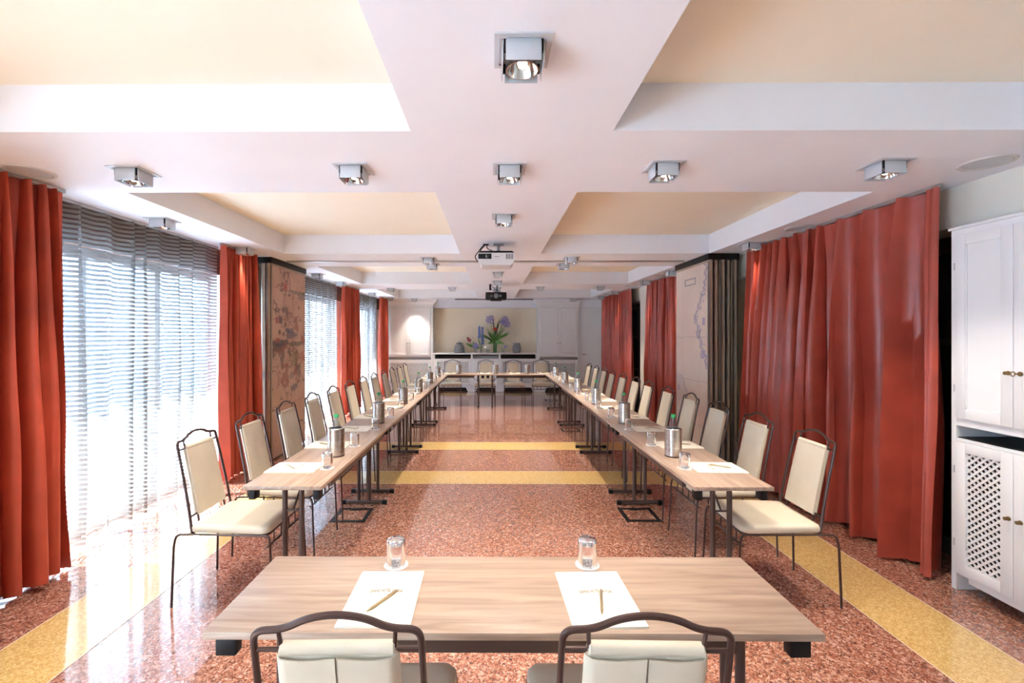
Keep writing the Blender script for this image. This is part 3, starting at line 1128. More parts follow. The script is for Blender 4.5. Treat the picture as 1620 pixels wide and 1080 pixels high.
def cornice(x0, x1, y, z0, z1, dep, retl, retr):
    prof = [(0.0, z0), (-0.02, z0 + 0.01), (-0.02, z0 + 0.05), (-0.035, z0 + 0.06), (-0.06, z0 + 0.11), (-0.11, z1 - 0.055), (-0.125, z1 - 0.045), (-0.125, z1)]
    mb = MB()
    n = len(prof)
    for xe, ret in ((x0, -retl), (x1, retr)):
        for (o, z) in prof:
            mb.v.append((xe + (-o if xe == x1 else o) * (1 if ret else 0), y + o, z))
    for i in range(n - 1):
        mb.f.append((i, i + 1, n + i + 1, n + i))
    # returns
    for side, xe, ret in ((0, x0, retl), (1, x1, retr)):
        if not ret:
            continue
        b = len(mb.v)
        for (o, z) in prof:
            mb.v.append((xe + (o if side == 0 else -o), y + dep, z))
        for i in range(n - 1):
            a = side * n + i
            mb.f.append((a, b + i, b + i + 1, a + 1))
    mb.f.append((n - 1, n + n - 1) + ((len(mb.v) - 1,) if False else (n - 1,)) if False else (0, n, n + 1, 1))
    return mb


def tall_cupboard(x0, x1, label, rl, rr, latx):
    r = empty('cupboard', ((x0 + x1) / 2, YC + 0.2, 0))
    tag(r, label, 'cupboard')
    b = MB()
    t = 0.05
    b.box(x0, x0 + t, YC, YB - 0.01, 0.0, 2.36).box(x1 - t, x1, YC, YB - 0.01, 0.0, 2.36)
    b.box(x0 + t, x1 - t, YC, YB - 0.01, 2.325, 2.36).box(x0 + t, x1 - t, YC, YB - 0.01, 0.955, 0.98).box(x0 + t, x1 - t, YC, YB - 0.01, 0.855, 0.885)
    b.box(x0 + t, x1 - t, YB - 0.03, YB - 0.01, 0.1, 2.325)
    plinth(b, x0 + t, x1 - t, YC, YC + 0.02, 0.16, (x0 + 0.25, x1 - 0.25), 0.115)
    b.box(x0 + t, x1 - t, YC + 0.1, YC + 0.12, 0.0, 0.15)
    b.build('body', 'cab_white', r, world=True)
    cornice(x0, x1, YC, 2.36, CEIL, 0.35, rl, rr).build('cornice', 'cab_white', r, world=True, smooth=20, recalc=True)
    T = Matrix.Translation((-r.location.x, YC - 0.012 - r.location.y, 0))
    xm = (x0 + x1) / 2
    panel_door(r, x0 + t + 0.003, xm - 0.002, 0.99, 2.32, T, (xm - 0.035, 1.34), stile=0.075)
    panel_door(r, xm + 0.002, x1 - t - 0.003, 0.99, 2.32, T, (xm + 0.035, 1.34), stile=0.075)
    v = MB().box(x0 + t, x1 - t, YC + 0.05, YC + 0.06, 0.885, 0.955)
    v.build('vent_backing', 'dark_void', r, world=True)
    for z in (0.897, 0.912, 0.927, 0.942):
        MB().box(x0 + t, x1 - t, YC + 0.004, YC + 0.02, z - 0.003, z + 0.003).build('vent_slat', 'lamp_grey', r, world=True)
    for sx in (-1, 1):
        for zz in (1.15, 1.65, 2.15):
            px = x0 + t if sx < 0 else x1 - t
            MB().tube([(px, YC - 0.014, zz - 0.025), (px, YC - 0.014, zz + 0.025)], 0.004, 8).build('hinge', 'lamp_grey', r, world=True)
    panel_door(r, x0 + t + 0.003, x1 - t - 0.003, 0.17, 0.85, T, None, fill='lattice', stile=0.07)
    MB().box(x0 + 0.16, x1 - 0.16, YC + 0.09, YC + 0.098, 0.001, 0.12).build('plinth_shade', 'dark_void', r, world=True)  # near-black sheet stands in for shade in the plinth cut-out
    return r


tall_cupboard(-3.0, -1.665, 'tall white cupboard with lattice base at the far left corner', 0, 1, None)
tall_cupboard(1.245, 2.40, 'tall white cupboard with lattice base beside the far door', 1, 0, None)

# sideboard in the niche
sb = empty('sideboard', (-0.21, YC + 0.2, 0))
tag(sb, 'low white sideboard with lattice doors under the beige niche', 'sideboard')
b = MB()
X0, X1 = -1.66, 1.24
div = [X0, -0.585, 0.19, X1]
for xx in div:
    a = min(max(xx - 0.025, X0), X1 - 0.05)
    b.box(a, a + 0.05, YC, YB - 0.02, 0.0, 1.03)
for k in range(3):
    a, c_ = div[k] + 0.025, div[k + 1] - 0.025
    if k == 0:
        a += 0.025
    if k == 2:
        c_ -= 0.025
    b.box(a, c_, YC, YC + 0.35, 0.885, 0.91)
    plinth(b, a, c_, YC, YC + 0.02, 0.16, (a + 0.14, c_ - 0.14), 0.115)
    b.box(a, c_, YB - 0.05, YB - 0.03, 0.1, 1.03)
b.build('body', 'cab_white', sb, world=True)
MB().box(X0 + 0.002, X1 - 0.002, YC - 0.02, YB - 0.005, 1.031, 1.068, 0.005).build('top', 'cab_white', sb, world=True)
T = Matrix.Translation((-sb.location.x, YC - 0.012 - sb.location.y, 0))
for k in range(3):
    a, c_ = div[k] + 0.03, div[k + 1] - 0.03
    if k == 0:
        a += 0.022
    if k == 2:
        c_ -= 0.022
    m_ = (a + c_) / 2
    fill = 'panel' if k == 1 else 'lattice'
    panel_door(sb, a, m_ - 0.002, 0.17, 0.88, T, (m_ - 0.03, 0.82), fill=fill)
    panel_door(sb, m_ + 0.002, c_, 0.17, 0.88, T, (m_ + 0.03, 0.82), fill=fill)
    MB().box(a, c_, YC + 0.30, YC + 0.31, 0.911, 1.029).build('slot_backing', 'dark_void' if k != 1 else 'panel_edge', sb, world=True)
    MB().box(a, c_, YC + 0.09, YC + 0.098, 0.001, 0.12).build('plinth_shade', 'dark_void', sb, world=True)  # dark sheet paints the shade behind the toe-kick opening
    MB().box(a + .01, c_ - .01, YC + 0.05, YC + 0.20, 0.911, 0.985).build('media_box', 'black_plastic' if k != 1 else 'grey_plastic', sb, world=True)

# header above niche, wall panel and door at the right of the end wall
tag(MB().box(-1.66, 1.24, YC + 0.12, YB, 2.33, CEIL).build('trim_2', 'white', smooth=0), 'white header above the beige niche', None, kind='structure')
w = MB().box(2.405, 3.02, YC + 0.05, YC + 0.15, 2.33, CEIL).box(2.405, 2.45, YC + 0.05, YC + 0.15, 0, 2.33)
tag(w.build('trim_3', 'white', smooth=0), 'white door surround beside the far right cupboard', None, kind='structure')
dr = empty('door_4', (2.74, YC + 0.1, 0))
tag(dr, 'plain white flush door in the far right corner', None, kind='structure')
dd = MB().box(2.455, 3.015, YC + 0.07, YC + 0.11, 0.01, 2.325, 0.003)
dd.build('leaf', 'cab_white', dr, world=True)
MB().box(2.50, 2.97, YC + 0.066, YC + 0.071, 0.15, 2.22, 0.002).build('door_panel', 'cab_white', dr, world=True)
MB().tube(fillet([(2.49, YC + 0.07, 1.03), (2.49, YC + 0.02, 1.03), (2.58, YC + 0.02, 1.03)], 0.02), 0.008, 8).build('door_handle', 'brass', dr, world=True)

# cupboard at the right edge of the photo (front faces the room, -X)
XC = 2.87
rcup = empty('cupboard', (XC + 0.2, 2.47, 0))
tag(rcup, 'tall white cupboard with lattice lower doors at the right edge', 'cupboard')
Y0, Y1 = 1.95, 2.845
b = MB()
b.box(XC, XRo - 0.02, Y1 - 0.03, Y1, 0.0, 2.225, 0.003).box(XC, XRo - 0.02, Y0, Y0 + 0.03, 0.0, 2.225, 0.003)
b.box(XC, XRo - 0.02, Y0 + .03, Y1 - .03, 2.19, 2.225).box(XC, XRo - 0.02, Y0 + .03, Y1 - .03, 1.02, 1.065).box(XC + .004, XRo - 0.02, Y0 + .03, Y1 - .03, 0.925, 0.943)
b.box(XRo - 0.04, XRo - 0.02, Y0 + .03, Y1 - .03, 0.0, 2.19).box(XC + 0.004, XRo - 0.02, Y0 + .03, Y1 - .03, 0.105, 0.12)
b.box(XC + 0.004, XC + 0.022, Y0 + 0.03, Y1 - 0.10, 0.075, 0.105)
b.build('body', 'cab_white', rcup, world=True)
MB().box(XC - 0.012, XRo - 0.02, Y0 - 0.01, Y1 + 0.01, 2.226, 2.245, 0.004).build('top_moulding', 'cab_white', rcup, world=True)
MB().box(XC + .008, XC + 0.4, Y0 + .035, Y1 - .035, 0.944, 0.949).build('slot_mat', 'black_plastic', rcup, world=True)
# local (u, w, v) -> world: u decreases along y, w along +x
T = Matrix(((0, 1, 0, XC - 0.012), (-1, 0, 0, 0), (0, 0, 1, 0), (0, 0, 0, 1)))
T = Matrix.Translation(-rcup.location) @ T
n = 2
ws = (Y1 - Y0 - 0.06) / n - 0.02
ua = -(Y1 - 0.032)
um = ua + 0.315
panel_door(rcup, ua, um - 0.0015, 1.067, 2.188, T, (um - 0.022, 1.366), stile=0.06)
panel_door(rcup, um + 0.0015, -(Y0 + 0.032), 1.067, 2.188, T, None, stile=0.06)
panel_door(rcup, ua, um - 0.0015, 0.122, 0.923, T, (um - 0.022, 0.56), fill='lattice', stile=0.062)
panel_door(rcup, um + 0.0015, -(Y0 + 0.032), 0.122, 0.923, T, (um + 0.035, 0.56), fill='lattice', stile=0.062)
ky = MB().tube([(um + 0.035, -0.002, 1.366), (um + 0.035, -0.03, 1.366)], 0.004, 8)
ring = [(um + 0.035 + 0.0, -0.042 - 0.012 * math.cos(a), 1.366 + 0.012 * math.sin(a)) for a in [k * PI / 8 for k in range(16)]]
ky.tube(ring, 0.0028, 6, closed=True)
ky.tube([(um + 0.035, 0.001, 1.366), (um + 0.035, -0.004, 1.366)], 0.013, 14)
ky.xf(T).build('key', 'brass', rcup, recalc=True)
for zz in (1.25, 2.0, 0.3, 0.75):
    MB().tube([(XC - 0.013, Y1 - 0.031, zz - 0.022), (XC - 0.013, Y1 - 0.031, zz + 0.022)], 0.0035, 8).build('hinge', 'lamp_grey', rcup, world=True)


# ------------------------------------------------------------------ tables
INS = 0.15


def make_table(L, rail=True):
    D = 0.45
    r = empty('conference_table', (0, 0, 0))
    tp = MB().box(-L / 2, L / 2, -D / 2, D / 2, TH - 0.022, TH, 0.0015).build('tabletop', 'oak', r)
    z1 = TH - 0.023
    MB().box(-L / 2 + 0.24, L / 2 - 0.24, -D / 2 + 0.03, -D / 2 + 0.055, z1 - 0.055, z1).build('apron_rail', 'table_metal', r)
    MB().box(-L / 2 + 0.24, L / 2 - 0.24, D / 2 - 0.055, D / 2 - 0.03, z1 - 0.055, z1).build('apron_rail', 'table_metal', r)
    for s in (-1, 1):
        x = s * (L / 2 - INS)
        MB().box(x - 0.02, x + 0.02, -D / 2 + 0.06, D / 2 - 0.06, z1 - 0.022, z1).build('crossbar', 'table_metal', r)
        for y in (-0.05, 0.05):
            MB().tube([(x, y, 0.03), (x, y, z1 - 0.02)], 0.0155, 12).build('leg', 'table_metal', r)
        ft = MB().box(x - 0.017, x + 0.017, -0.205, 0.205, 0.008, 0.036, 0.004).build('foot', 'table_metal', r)
        for y in (-0.19, 0.19):
            MB().box(x - 0.019, x + 0.019, y - 0.022, y + 0.022, 0.0, 0.038, 0.004).build('foot_cap', 'black_plastic', ft)
        MB().tube(fillet([(x, 0.0, z1 - 0.17), (x - s * 0.10, 0, z1 - 0.07), (x - s * 0.24, 0, z1 - 0.008)], 0.05), 0.006, 8).build('brace', 'table_metal', r)
        MB().tube([(x, -0.05, z1 - 0.17), (x, 0.05, z1 - 0.17)], 0.006, 8).build('brace_bar', 'table_metal', r)
        for y in (-1, 1):
            xx = s * (L / 2 - 0.055)
            MB().box(xx - 0.03, xx + 0.03, y * (D / 2 - 0.04) - 0.018, y * (D / 2 - 0.04) + 0.018, z1 - 0.062, z1, 0.003).build('connector', 'black_plastic', r)
    return r


T18 = make_table(1.80)
T18.location = (0.057, 1.53, 0)
tag(T18, 'wood topped folding table in the foreground with two note folders', 'table', 'folding conference tables')
LXC, RXC = -1.199, 1.364
FEETZ = []
Y_ARM = 2.56
for k in range(4):
    yc = Y_ARM + 0.9 + 1.8 * k
    FEETZ += [yc - 0.75, yc + 0.75]
    for xc, nm in ((LXC, 'left'), (RXC, 'right')):
        o = copy_tree(T18)
        o.location = (xc, yc, 0)
        o.rotation_euler = (0, 0, PI / 2)
        tag(o, 'wood topped folding table, %s from the near end of the %s row' % (ordn(k), nm), 'table', 'folding conference tables')
YBK = 9.99
o = copy_tree(T18)
o.location = (-0.165 + 0.9 + 0.001, YBK, 0)
tag(o, 'wood topped folding table at the far end, right half', 'table', 'folding conference tables')
tb = make_table(1.26)
tb.location = (-0.165 - 0.63 - 0.001, YBK, 0)
tag(tb, 'wood topped folding table at the far end, left half', 'table', 'folding conference tables')


# ------------------------------------------------------------------ chairs (local: faces +Y)
def make_chair():
    r = empty('conference_chair', (0, 0, 0))
    # seat cushion: rounded slab, wider at the front
    st = MB()

    def outline(t, inset):
        pts = []
        w1, w0, d = 0.228 - inset, 0.205 - inset, 0.235 - inset
        rad = 0.045
        for (cx, cy, a0) in ((w1 - rad, d - rad, 0), (-(w1 - rad), d - rad, PI / 2), (-(w0 - rad * .6), -(d - rad * .6), PI), (w0 - rad * .6, -(d - rad * .6), 1.5 * PI)):
            rr = rad if cy > 0 else rad * .6
            for q in range(6):
                a = a0 + q / 5 * PI / 2
                pts.append((cx + rr * math.cos(a), cy + rr * math.sin(a)))
        return pts
    rings = [(0.006, 0.428), (0.0, 0.436), (0.0, 0.458), (0.006, 0.468), (0.03, 0.474)]
    for (ins, z) in rings:
        st.v += [(p[0], p[1], z) for p in outline(0, ins)]
    n = 24
    for i in range(len(rings) - 1):
        for k in range(n):
            l = (k + 1) % n
            st.f.append((i * n + k, i * n + l, (i + 1) * n + l, (i + 1) * n + k))
    st.f.append(tuple(reversed(range(n))))
    st.f.append(tuple(range((len(rings) - 1) * n, len(rings) * n)))
    st.build('seat', 'leather', r, smooth=50)
    zf = 0.420
    sf = MB()
    loop = fillet([(-0.205, -0.225, zf), (-0.222, 0.225, zf), (0.222, 0.225, zf), (0.205, -0.225, zf)], 0.05, 5)
    sf.tube(loop, 0.0062, 8).tube([(-0.205, -0.225, zf), (0.205, -0.225, zf)], 0.0062, 8)
    sf.build('seat_frame', 'dark_metal', r)
    # front rail under the seat with small uprights
    fr = MB().tube([(-0.218, 0.228, zf - 0.065), (0.218, 0.228, zf - 0.065)], 0.006, 8)
    for xx in (-0.14, -0.05, 0.05, 0.14):
        fr.tube([(xx, 0.228, zf - 0.065), (xx, 0.226, zf)], 0.0045, 6)
    fr.build('front_rail', 'dark_metal', r)
    for s in (-1, 1):
        p = fillet([(s * 0.214, 0.16, zf), (s * 0.221, 0.236, zf), (s * 0.222, 0.245, 0.38), (s * 0.228, 0.262, 0.0)], 0.03, 5)
        MB().tube(p, 0.0068, 8).build('leg', 'dark_metal', r)
        p = fillet([(s * 0.205, -0.20, zf), (s * 0.207, -0.31, zf - 0.002), (s * 0.208, -0.325, 0.36), (s * 0.214, -0.335, 0.0)], 0.03, 5)
        MB().tube(p, 0.0068, 8).build('leg', 'dark_metal', r)
    # back frame: posts and humped top rail
    bl = lambda z: -0.225 - 0.105 * ((z - 0.42) / 0.53) ** 1.15   # lean

    def bp(x, z):
        return (x, bl(z), z)
    pts = [bp(-0.196, 0.42), bp(-0.19, 0.60), bp(-0.184, 0.78), bp(-0.18, 0.945), bp(-0.115, 0.947), bp(-0.06, 0.975), bp(0, 0.984),
           bp(0.06, 0.975), bp(0.115, 0.947), bp(0.18, 0.945), bp(0.184, 0.78), bp(0.19, 0.60), bp(0.196, 0.42)]
    bf = MB().tube(fillet(pts, 0.035, 6), 0.0078, 10)
    for s in (-1, 1):
        bf.tube([bp(s * 0.126, 0.950), bp(s * 0.122, 0.895)], 0.0048, 8)
        bf.tube([bp(s * 0.18, 0.897), bp(s * 0.118, 0.897)], 0.0052, 8)
        bf.tube([bp(s * 0.192, 0.515), bp(s * 0.128, 0.515)], 0.006, 8)
        bf.tube([bp(s * 0.126, 0.52), bp(s * 0.128, 0.43)], 0.006, 8)
    bf.build('back_frame', 'dark_metal', r)
    # sling backrest
    bk = MB()

    def bfn(off, sg):
        def fn(u, v):
            z = 0.508 + (0.900 - 0.508) * v
            w = 0.134 - 0.008 * v
            x = (u * 2 - 1) * w
            bulge = 0.010 * (1 - (u * 2 - 1) ** 4) * (1 - (v * 2 - 1) ** 6)
            return (x, bl(z) + off + sg * bulge, z)
        return fn
    nu, nv = 12, 14
    bk.grid(bfn(0.012, 1), nu, nv)
    k0 = len(bk.v)
    bk.grid(bfn(-0.010, -0.4), nu, nv)
    idx = lambda i, j, o: o + i * (nv + 1) + j
    for i in range(nu):
        for j in (0, nv):
            bk.f.append((idx(i, j, 0), idx(i + 1, j, 0), idx(i + 1, j, k0), idx(i, j, k0)))
    for j in range(nv):
        for i in (0, nu):
            bk.f.append((idx(i, j, 0), idx(i, j + 1, 0), idx(i, j + 1, k0), idx(i, j, k0)))
    bo = bk.build('backrest', 'leather', r, smooth=50, recalc=True)
    # rear cover in two flaps with a slit between them
    for s in (-1, 1):
        fm = MB()

        def fl_(u, v, s=s):
            z = 0.512 + (0.888 - 0.512) * v + 0.006 * math.sin(u * PI) * (-1 if v > .99 else 0)
            w = 0.139 - 0.006 * v
            x = s * (0.0025 + (w - 0.0025) * u)
            lift = 0.004 + 0.005 * (1 - u) ** 6 + 0.004 * math.sin(u * PI)
            if u > 0.999:
                lift = -0.010
            return (x, bl(z) - 0.014 - lift, z)
        fm.grid(fl_, 10, 10)
        k0 = len(fm.v)
        fm.grid(lambda u, v, s=s: tuple(Vector(fl_(u, v)) + Vector((0, 0.004, 0))), 10, 10)
        idx2 = lambda i, j, o: o + i * 11 + j
        for i in range(10):
            for j in (0, 10):
                fm.f.append((idx2(i, j, 0), idx2(i + 1, j, 0), idx2(i + 1, j, k0), idx2(i, j, k0)))
        for j in range(10):
            for i in (0, 10):
                fm.f.append((idx2(i, j, 0), idx2(i, j + 1, 0), idx2(i, j + 1, k0), idx2(i, j, k0)))
        fm.build('back_flap', 'leather', bo, smooth=50, recalc=True)
    # rolled-over top of the sling
    tr = MB().tube([(-0.124, bl(0.897), 0.9), (-0.121, bl(0.897), 0.9), (0.121, bl(0.897), 0.9), (0.124, bl(0.897), 0.9)], [0.012, 0.0145, 0.0145, 0.012], 14)
    tr.build('top_roll', 'leather', bo)
    return r


chair = make_chair()
GC = 'cream conference chairs around the tables'


def place_chair(x, y, rz, label, first=[True]):
    o = chair if first[0] else copy_tree(chair)
    first[0] = False
    o.location = (x, y, 0)
    o.rotation_euler = (0, 0, rz)
    tag(o, label, 'chair', GC)
    return o


place_chair(-0.343, 1.30, R(1.2), 'cream chair in the foreground seen from behind, left one')
place_chair(0.337, 1.30, R(-1.0), 'cream chair in the foreground seen from behind, right one')


def clear(y):
    for _ in range(20):
        bad = [f for f in FEETZ for s in (-0.224, 0.224) if abs(y + s - f) < 0.036]
        if not bad:
            return y
        f = bad[0]
        y += 0.01
    return y


CL, CR = [], []
for i in range(12):
    CL.append(clear(2.82 + 0.603 * i))
    CR.append(clear(2.84 + 0.592 * i))
for i in range(12):
    j = random.uniform(-0.005, 0.005)
    place_chair(-1.524 + j, CL[i], -PI / 2 + R(random.uniform(-0.8, 0.8)), 'cream padded metal chair, %s from the near end of the left row' % ordn(i))
for i in range(12):
    j = random.uniform(-0.012, 0.012)
    place_chair(1.69 + j, CR[i], PI / 2 + R(random.uniform(-1.5, 1.5)), 'cream padded metal chair, %s from the near end of the right row' % ordn(i))
for i, x in enumerate((-0.95, -0.17, 0.485, 1.13)):
    place_chair(x, 10.33, PI + R(random.uniform(-1, 1)), 'cream chair behind the far table, %s from the left' % ordn(i))


# ------------------------------------------------------------------ things on the tables
def text_mesh(body, size, arc=0.0, space=1.0):
    cu = bpy.data.curves.new('t', 'FONT')
    cu.body = body
    cu.size = size
    cu.align_x = 'CENTER'
    cu.space_character = space
    cu.resolution_u = 2
    cu.offset = size * 0.03
    o = bpy.data.objects.new('t', cu)
    COL.objects.link(o)
    dg = bpy.context.evaluated_depsgraph_get()
    dg.update()
    me = bpy.data.meshes.new_from_object(o.evaluated_get(dg))
    bpy.data.objects.remove(o)
    v = [tuple(p.co) for p in me.vertices]
    f = [tuple(p.vertices) for p in me.polygons]
    if arc:
        v = [(p[0], p[1] - arc * p[0] ** 2, p[2]) for p in v]
    mb = MB()
    mb.add(v, f)
    return mb


def make_pad():
    r = empty('note_folder', (0, 0, 0))
    w, h = 0.11, 0.155
    for k, (dx, z0, z1, nm) in enumerate(((0.0, 0.0, 0.0012, 'back_cover'), (0.002, 0.0013, 0.0048, 'paper_sheets'), (0.0, 0.0049, 0.0062, 'front_cover'))):
        MB().box(-w + dx, w - dx * 2.2, -h + dx * 1.2, h - dx, z0, z1).build(nm, 'paper', r)
    MB().tube([(-w, -h, 0.0031), (-w, h, 0.0031)], 0.0031, 8).build('spine', 'paper', r)
    t = text_mesh('GRAND HOTEL SAVOIA', 0.0102, 0)
    t.v = [(p[0], p[1] * 2.3 + 0.024 - 1.6 * p[0] ** 2, 0.00645) for p in t.v]
    t2 = text_mesh('GENOVA', 0.0062, 0)
    t2.v = [(p[0] + 0.014, p[1] * 1.3 + 0.008, 0.00645) for p in t2.v]
    t.add(t2.v, t2.f)
    t.build('lettering', 'gold', r, smooth=0)
    return r


def make_pen():
    r = empty('pen', (0, 0, 0))
    MB().tube([(0, -0.052, 0.0048), (0, 0.05, 0.0048), (0, 0.062, 0.0048)], [0.0043, 0.0046, 0.0036], 10).build('barrel', 'pen', r)
    MB().tube([(0, -0.0525, 0.0048), (0, -0.068, 0.0046), (0, -0.073, 0.0045)], [0.0042, 0.0022, 0.0008], 10).build('tip', 'pen', r)
    MB().box(-0.0012, 0.0012, 0.018, 0.058, 0.0096, 0.0108).build('clip', 'alu', r)
    return r


def make_coaster():
    r = empty('coaster', (0, 0, 0))
    MB().lathe([(0.0, 0.0), (0.044, 0.0), (0.045, 0.0008), (0.044, 0.0016), (0.0, 0.0016)], 32).build('disc', 'coaster', r)
    pr = MB()

    def curve(pts, r_=0.0009):
        P = fillet([(p[0], p[1], 0.0017) for p in pts], 0.02, 5)
        pr.tube(P, r_, 5)
    # script monogram G H S
    curve([(-0.012, 0.016), (-0.022, 0.022), (-0.034, 0.006), (-0.026, -0.016), (-0.012, -0.008), (-0.014, 0.002), (-0.022, 0.0)])
    curve([(-0.012, 0.018), (-0.004, 0.022), (-0.008, 0.0), (-0.010, -0.022), (-0.002, -0.018)])
    curve([(0.010, 0.024), (0.004, 0.004), (0.002, -0.02), (0.010, -0.022)])
    curve([(-0.010, 0.0), (0.0, 0.006), (0.012, 0.002)])
    curve([(0.032, 0.014), (0.024, 0.020), (0.014, 0.010), (0.026, 0.0), (0.034, -0.010), (0.022, -0.018), (0.014, -0.010)])
    pr.build('monogram', 'ink', r)
    return r


def make_glass():
    # upturned tumbler: rim on the coaster, thick base on top
    r = MB()
    r.lathe([(0.0, 0.095), (0.030, 0.095), (0.0335, 0.092), (0.0345, 0.085), (0.0355, 0.002), (0.0348, 0.0), (0.0335, 0.001), (0.032, 0.076), (0.026, 0.081), (0.0, 0.082)], 28)
    return r.build('drinking_glass', 'tumbler', smooth=45)


def make_cooler():
    r = empty('bottle_cooler', (0, 0, 0))
    h, R1 = 0.20, 0.058
    MB().lathe([(0.0, 0.0), (R1 - 0.003, 0.0), (R1, 0.003), (R1, h - 0.004), (R1 - 0.003, h), (R1 - 0.008, h - 0.001), (R1 - 0.009, h - 0.006), (R1 - 0.009, 0.01), (0.0, 0.01)], 36).build('body', 'steel', r)
    MB().lathe([(R1 + 0.0002, 0.002), (R1 + 0.001, 0.004), (R1 + 0.001, 0.009), (R1 + 0.0002, 0.011)], 36, closed=True).build('base_ring', 'dark_metal', r)
    return r


def make_bottle():
    r = empty('water_bottle', (0, 0, 0))
    prof = [(0.0, 0.0), (0.034, 0.0), (0.037, 0.004), (0.037, 0.175), (0.034, 0.195), (0.022, 0.225), (0.0145, 0.245), (0.0135, 0.258), (0.0155, 0.26), (0.0155, 0.264), (0.013, 0.266)]
    MB().lathe(prof + [(0.0115, 0.262), (0.0125, 0.246), (0.020, 0.224), (0.032, 0.194), (0.035, 0.174), (0.035, 0.006), (0.0, 0.005)], 24).build('body', 'glass', r, smooth=50)
    MB().lathe([(0.0145, 0.262), (0.0165, 0.264), (0.0165, 0.282), (0.015, 0.285), (0.0, 0.285)], 18).build('cap', 'green_cap', r)
    MB().lathe([(0.0374, 0.06), (0.0376, 0.061), (0.0376, 0.13), (0.0374, 0.131)], 24, closed=True).build('paper_label', 'coaster', r)
    return r


protos = {}
for nm, fn in (('pad', make_pad), ('pen', make_pen), ('coaster', make_coaster), ('glass', make_glass), ('cooler', make_cooler), ('bottle', make_bottle)):
    protos[nm] = [fn(), False]


def put(kind, loc, rz, label, cat, group):
    p, used = protos[kind]
    o = copy_tree(p) if used else p
    protos[kind][1] = True
    o.location = loc
    o.rotation_euler = (0, 0, rz)
    tag(o, label, cat, group)
    return o


ZT = TH + 0.0003


def setting(px, py, rz, gx, gy, where, penrot=None):
    put('pad', (px, py, ZT), rz, 'cream note folder with gold lettering, ' + where, 'folder', 'note folders on the tables')
    pr = R(random.uniform(-50, -20)) if penrot is None else penrot
    c_, s_ = math.cos(rz), math.sin(rz)
    lx, ly = (0.004, -0.03)
    put('pen', (px + lx * c_ - ly * s_, py + lx * s_ + ly * c_, ZT + 0.0066), rz + pr, 'champagne pen lying on the note folder, ' + where, 'pen', 'pens on the note folders')
    put('coaster', (gx, gy, ZT), rz, 'round white paper coaster under a glass, ' + where, 'coaster', 'coasters under the glasses')
    put('glass', (gx, gy, ZT + 0.0027), 0, 'upturned clear drinking glass, ' + where, 'glass', 'upturned drinking glasses')


setting(-0.356, 1.478, R(1), -0.362, 1.69, 'left place of the foreground table', R(-32))
setting(0.342, 1.478, R(2), 0.354, 1.695, 'right place of the foreground table', R(-14))
coolL = [3.15 + 1.19 * i for i in range(6)]
for i in range(12):
    y = 2.91 + 0.603 * i
    setting(-1.272, y, -PI / 2 + R(random.uniform(-2, 2)), -1.070, y + random.uniform(-0.02, 0.01), 'left row, %s from near end' % ordn(i))
for i in range(12):
    y = 2.93 + 0.598 * i
    setting(1.437, y, PI / 2 + R(random.uniform(-2, 2)), 1.238, y + random.uniform(-0.02, 0.01), 'right row, %s from near end' % ordn(i))
for i, x in enumerate((-0.95, -0.17, 0.485, 1.13)):
    setting(x, 10.03, PI + R(random.uniform(-2, 2)), x - 0.155, 9.86, 'far table, %s from left' % ordn(i))
for i in range(6):
    for x, nm in ((-1.115, 'left'), (1.278, 'right')):
        y = 3.21 + 1.195 * i
        put('cooler', (x, y, ZT), 0, 'brushed steel bottle cooler, %s from near end of %s table row' % (ordn(i), nm), 'bottle cooler', 'steel bottle coolers')
        put('bottle', (x, y, ZT + 0.0105), 0, 'green capped water bottle in cooler, %s from near end, %s row' % (ordn(i), nm), 'bottle', 'water bottles in coolers')
for i, x in enumerate((-0.745, 0.06, 0.75)):
    put('cooler', (x, 9.93, ZT), 0, 'brushed steel bottle cooler on the far table, %s from left' % ordn(i), 'bottle cooler', 'steel bottle coolers')


# ------------------------------------------------------------------ floor boxes
def floor_box(x, y, label):
    r = empty('floor_box', (x, y, 0))
    tag(r, label, 'floor box', 'floor socket boxes')
    f = MB()
    o, i = 0.15, 0.115
    z = 0.004
    f.box(-o, o, -o, -i, 0, z).box(-o, o, i, o, 0, z).box(-o, -i, -i, i, 0, z).box(i, o, -i, i, 0, z)
    f.build('frame', 'black_plastic', r)
    MB().box(-i + .001, i - .001, -i + .001, i - .001, 0, 0.0025).build('lid', 'terrazzo', r)
    MB().box(-0.05, 0.05, i - 0.022, i - 0.004, 0.0026, 0.0035).build('handle_slot', 'black_plastic', r)


floor_box(-1.23, 3.95, 'square black framed floor box under the near left tables')
floor_box(1.28, 3.97, 'square black framed floor box under the near right tables')
floor_box(1.28, 7.5, 'square black framed floor box under the third right table')
floor_box(1.40, 10.9, 'square black framed floor box near the far right chair')


# ------------------------------------------------------------------ niche decoration
ZS = 1.0685
YD = 12.62


def leaf(mb, p0, p1, w, bend=0.05, n=7):
    p0, p1 = Vector(p0), Vector(p1)
    d = p1 - p0
    side = d.cross(Vector((0, 1, 0)))
    if side.length < 1e-4:
        side = Vector((1, 0, 0))
    side.normalize()
    up = Vector((0, -1, 0))
    b = len(mb.v)
    for i in range(n + 1):
        t = i / n
        c = p0 + d * t + up * bend * math.sin(t * PI) - Vector((0, 0, bend * t * t))
        ww = w * math.sin(PI * (0.08 + 0.92 * t)) ** 0.8 if t < 1 else 0.0005
        mb.v += [tuple(c - side * ww), tuple(c + up * ww * 0.25), tuple(c + side * ww)]
    for i in range(n):
        for k in range(2):
            a = b + i * 3 + k
            mb.f.append((a, a + 1, a + 4, a + 3))


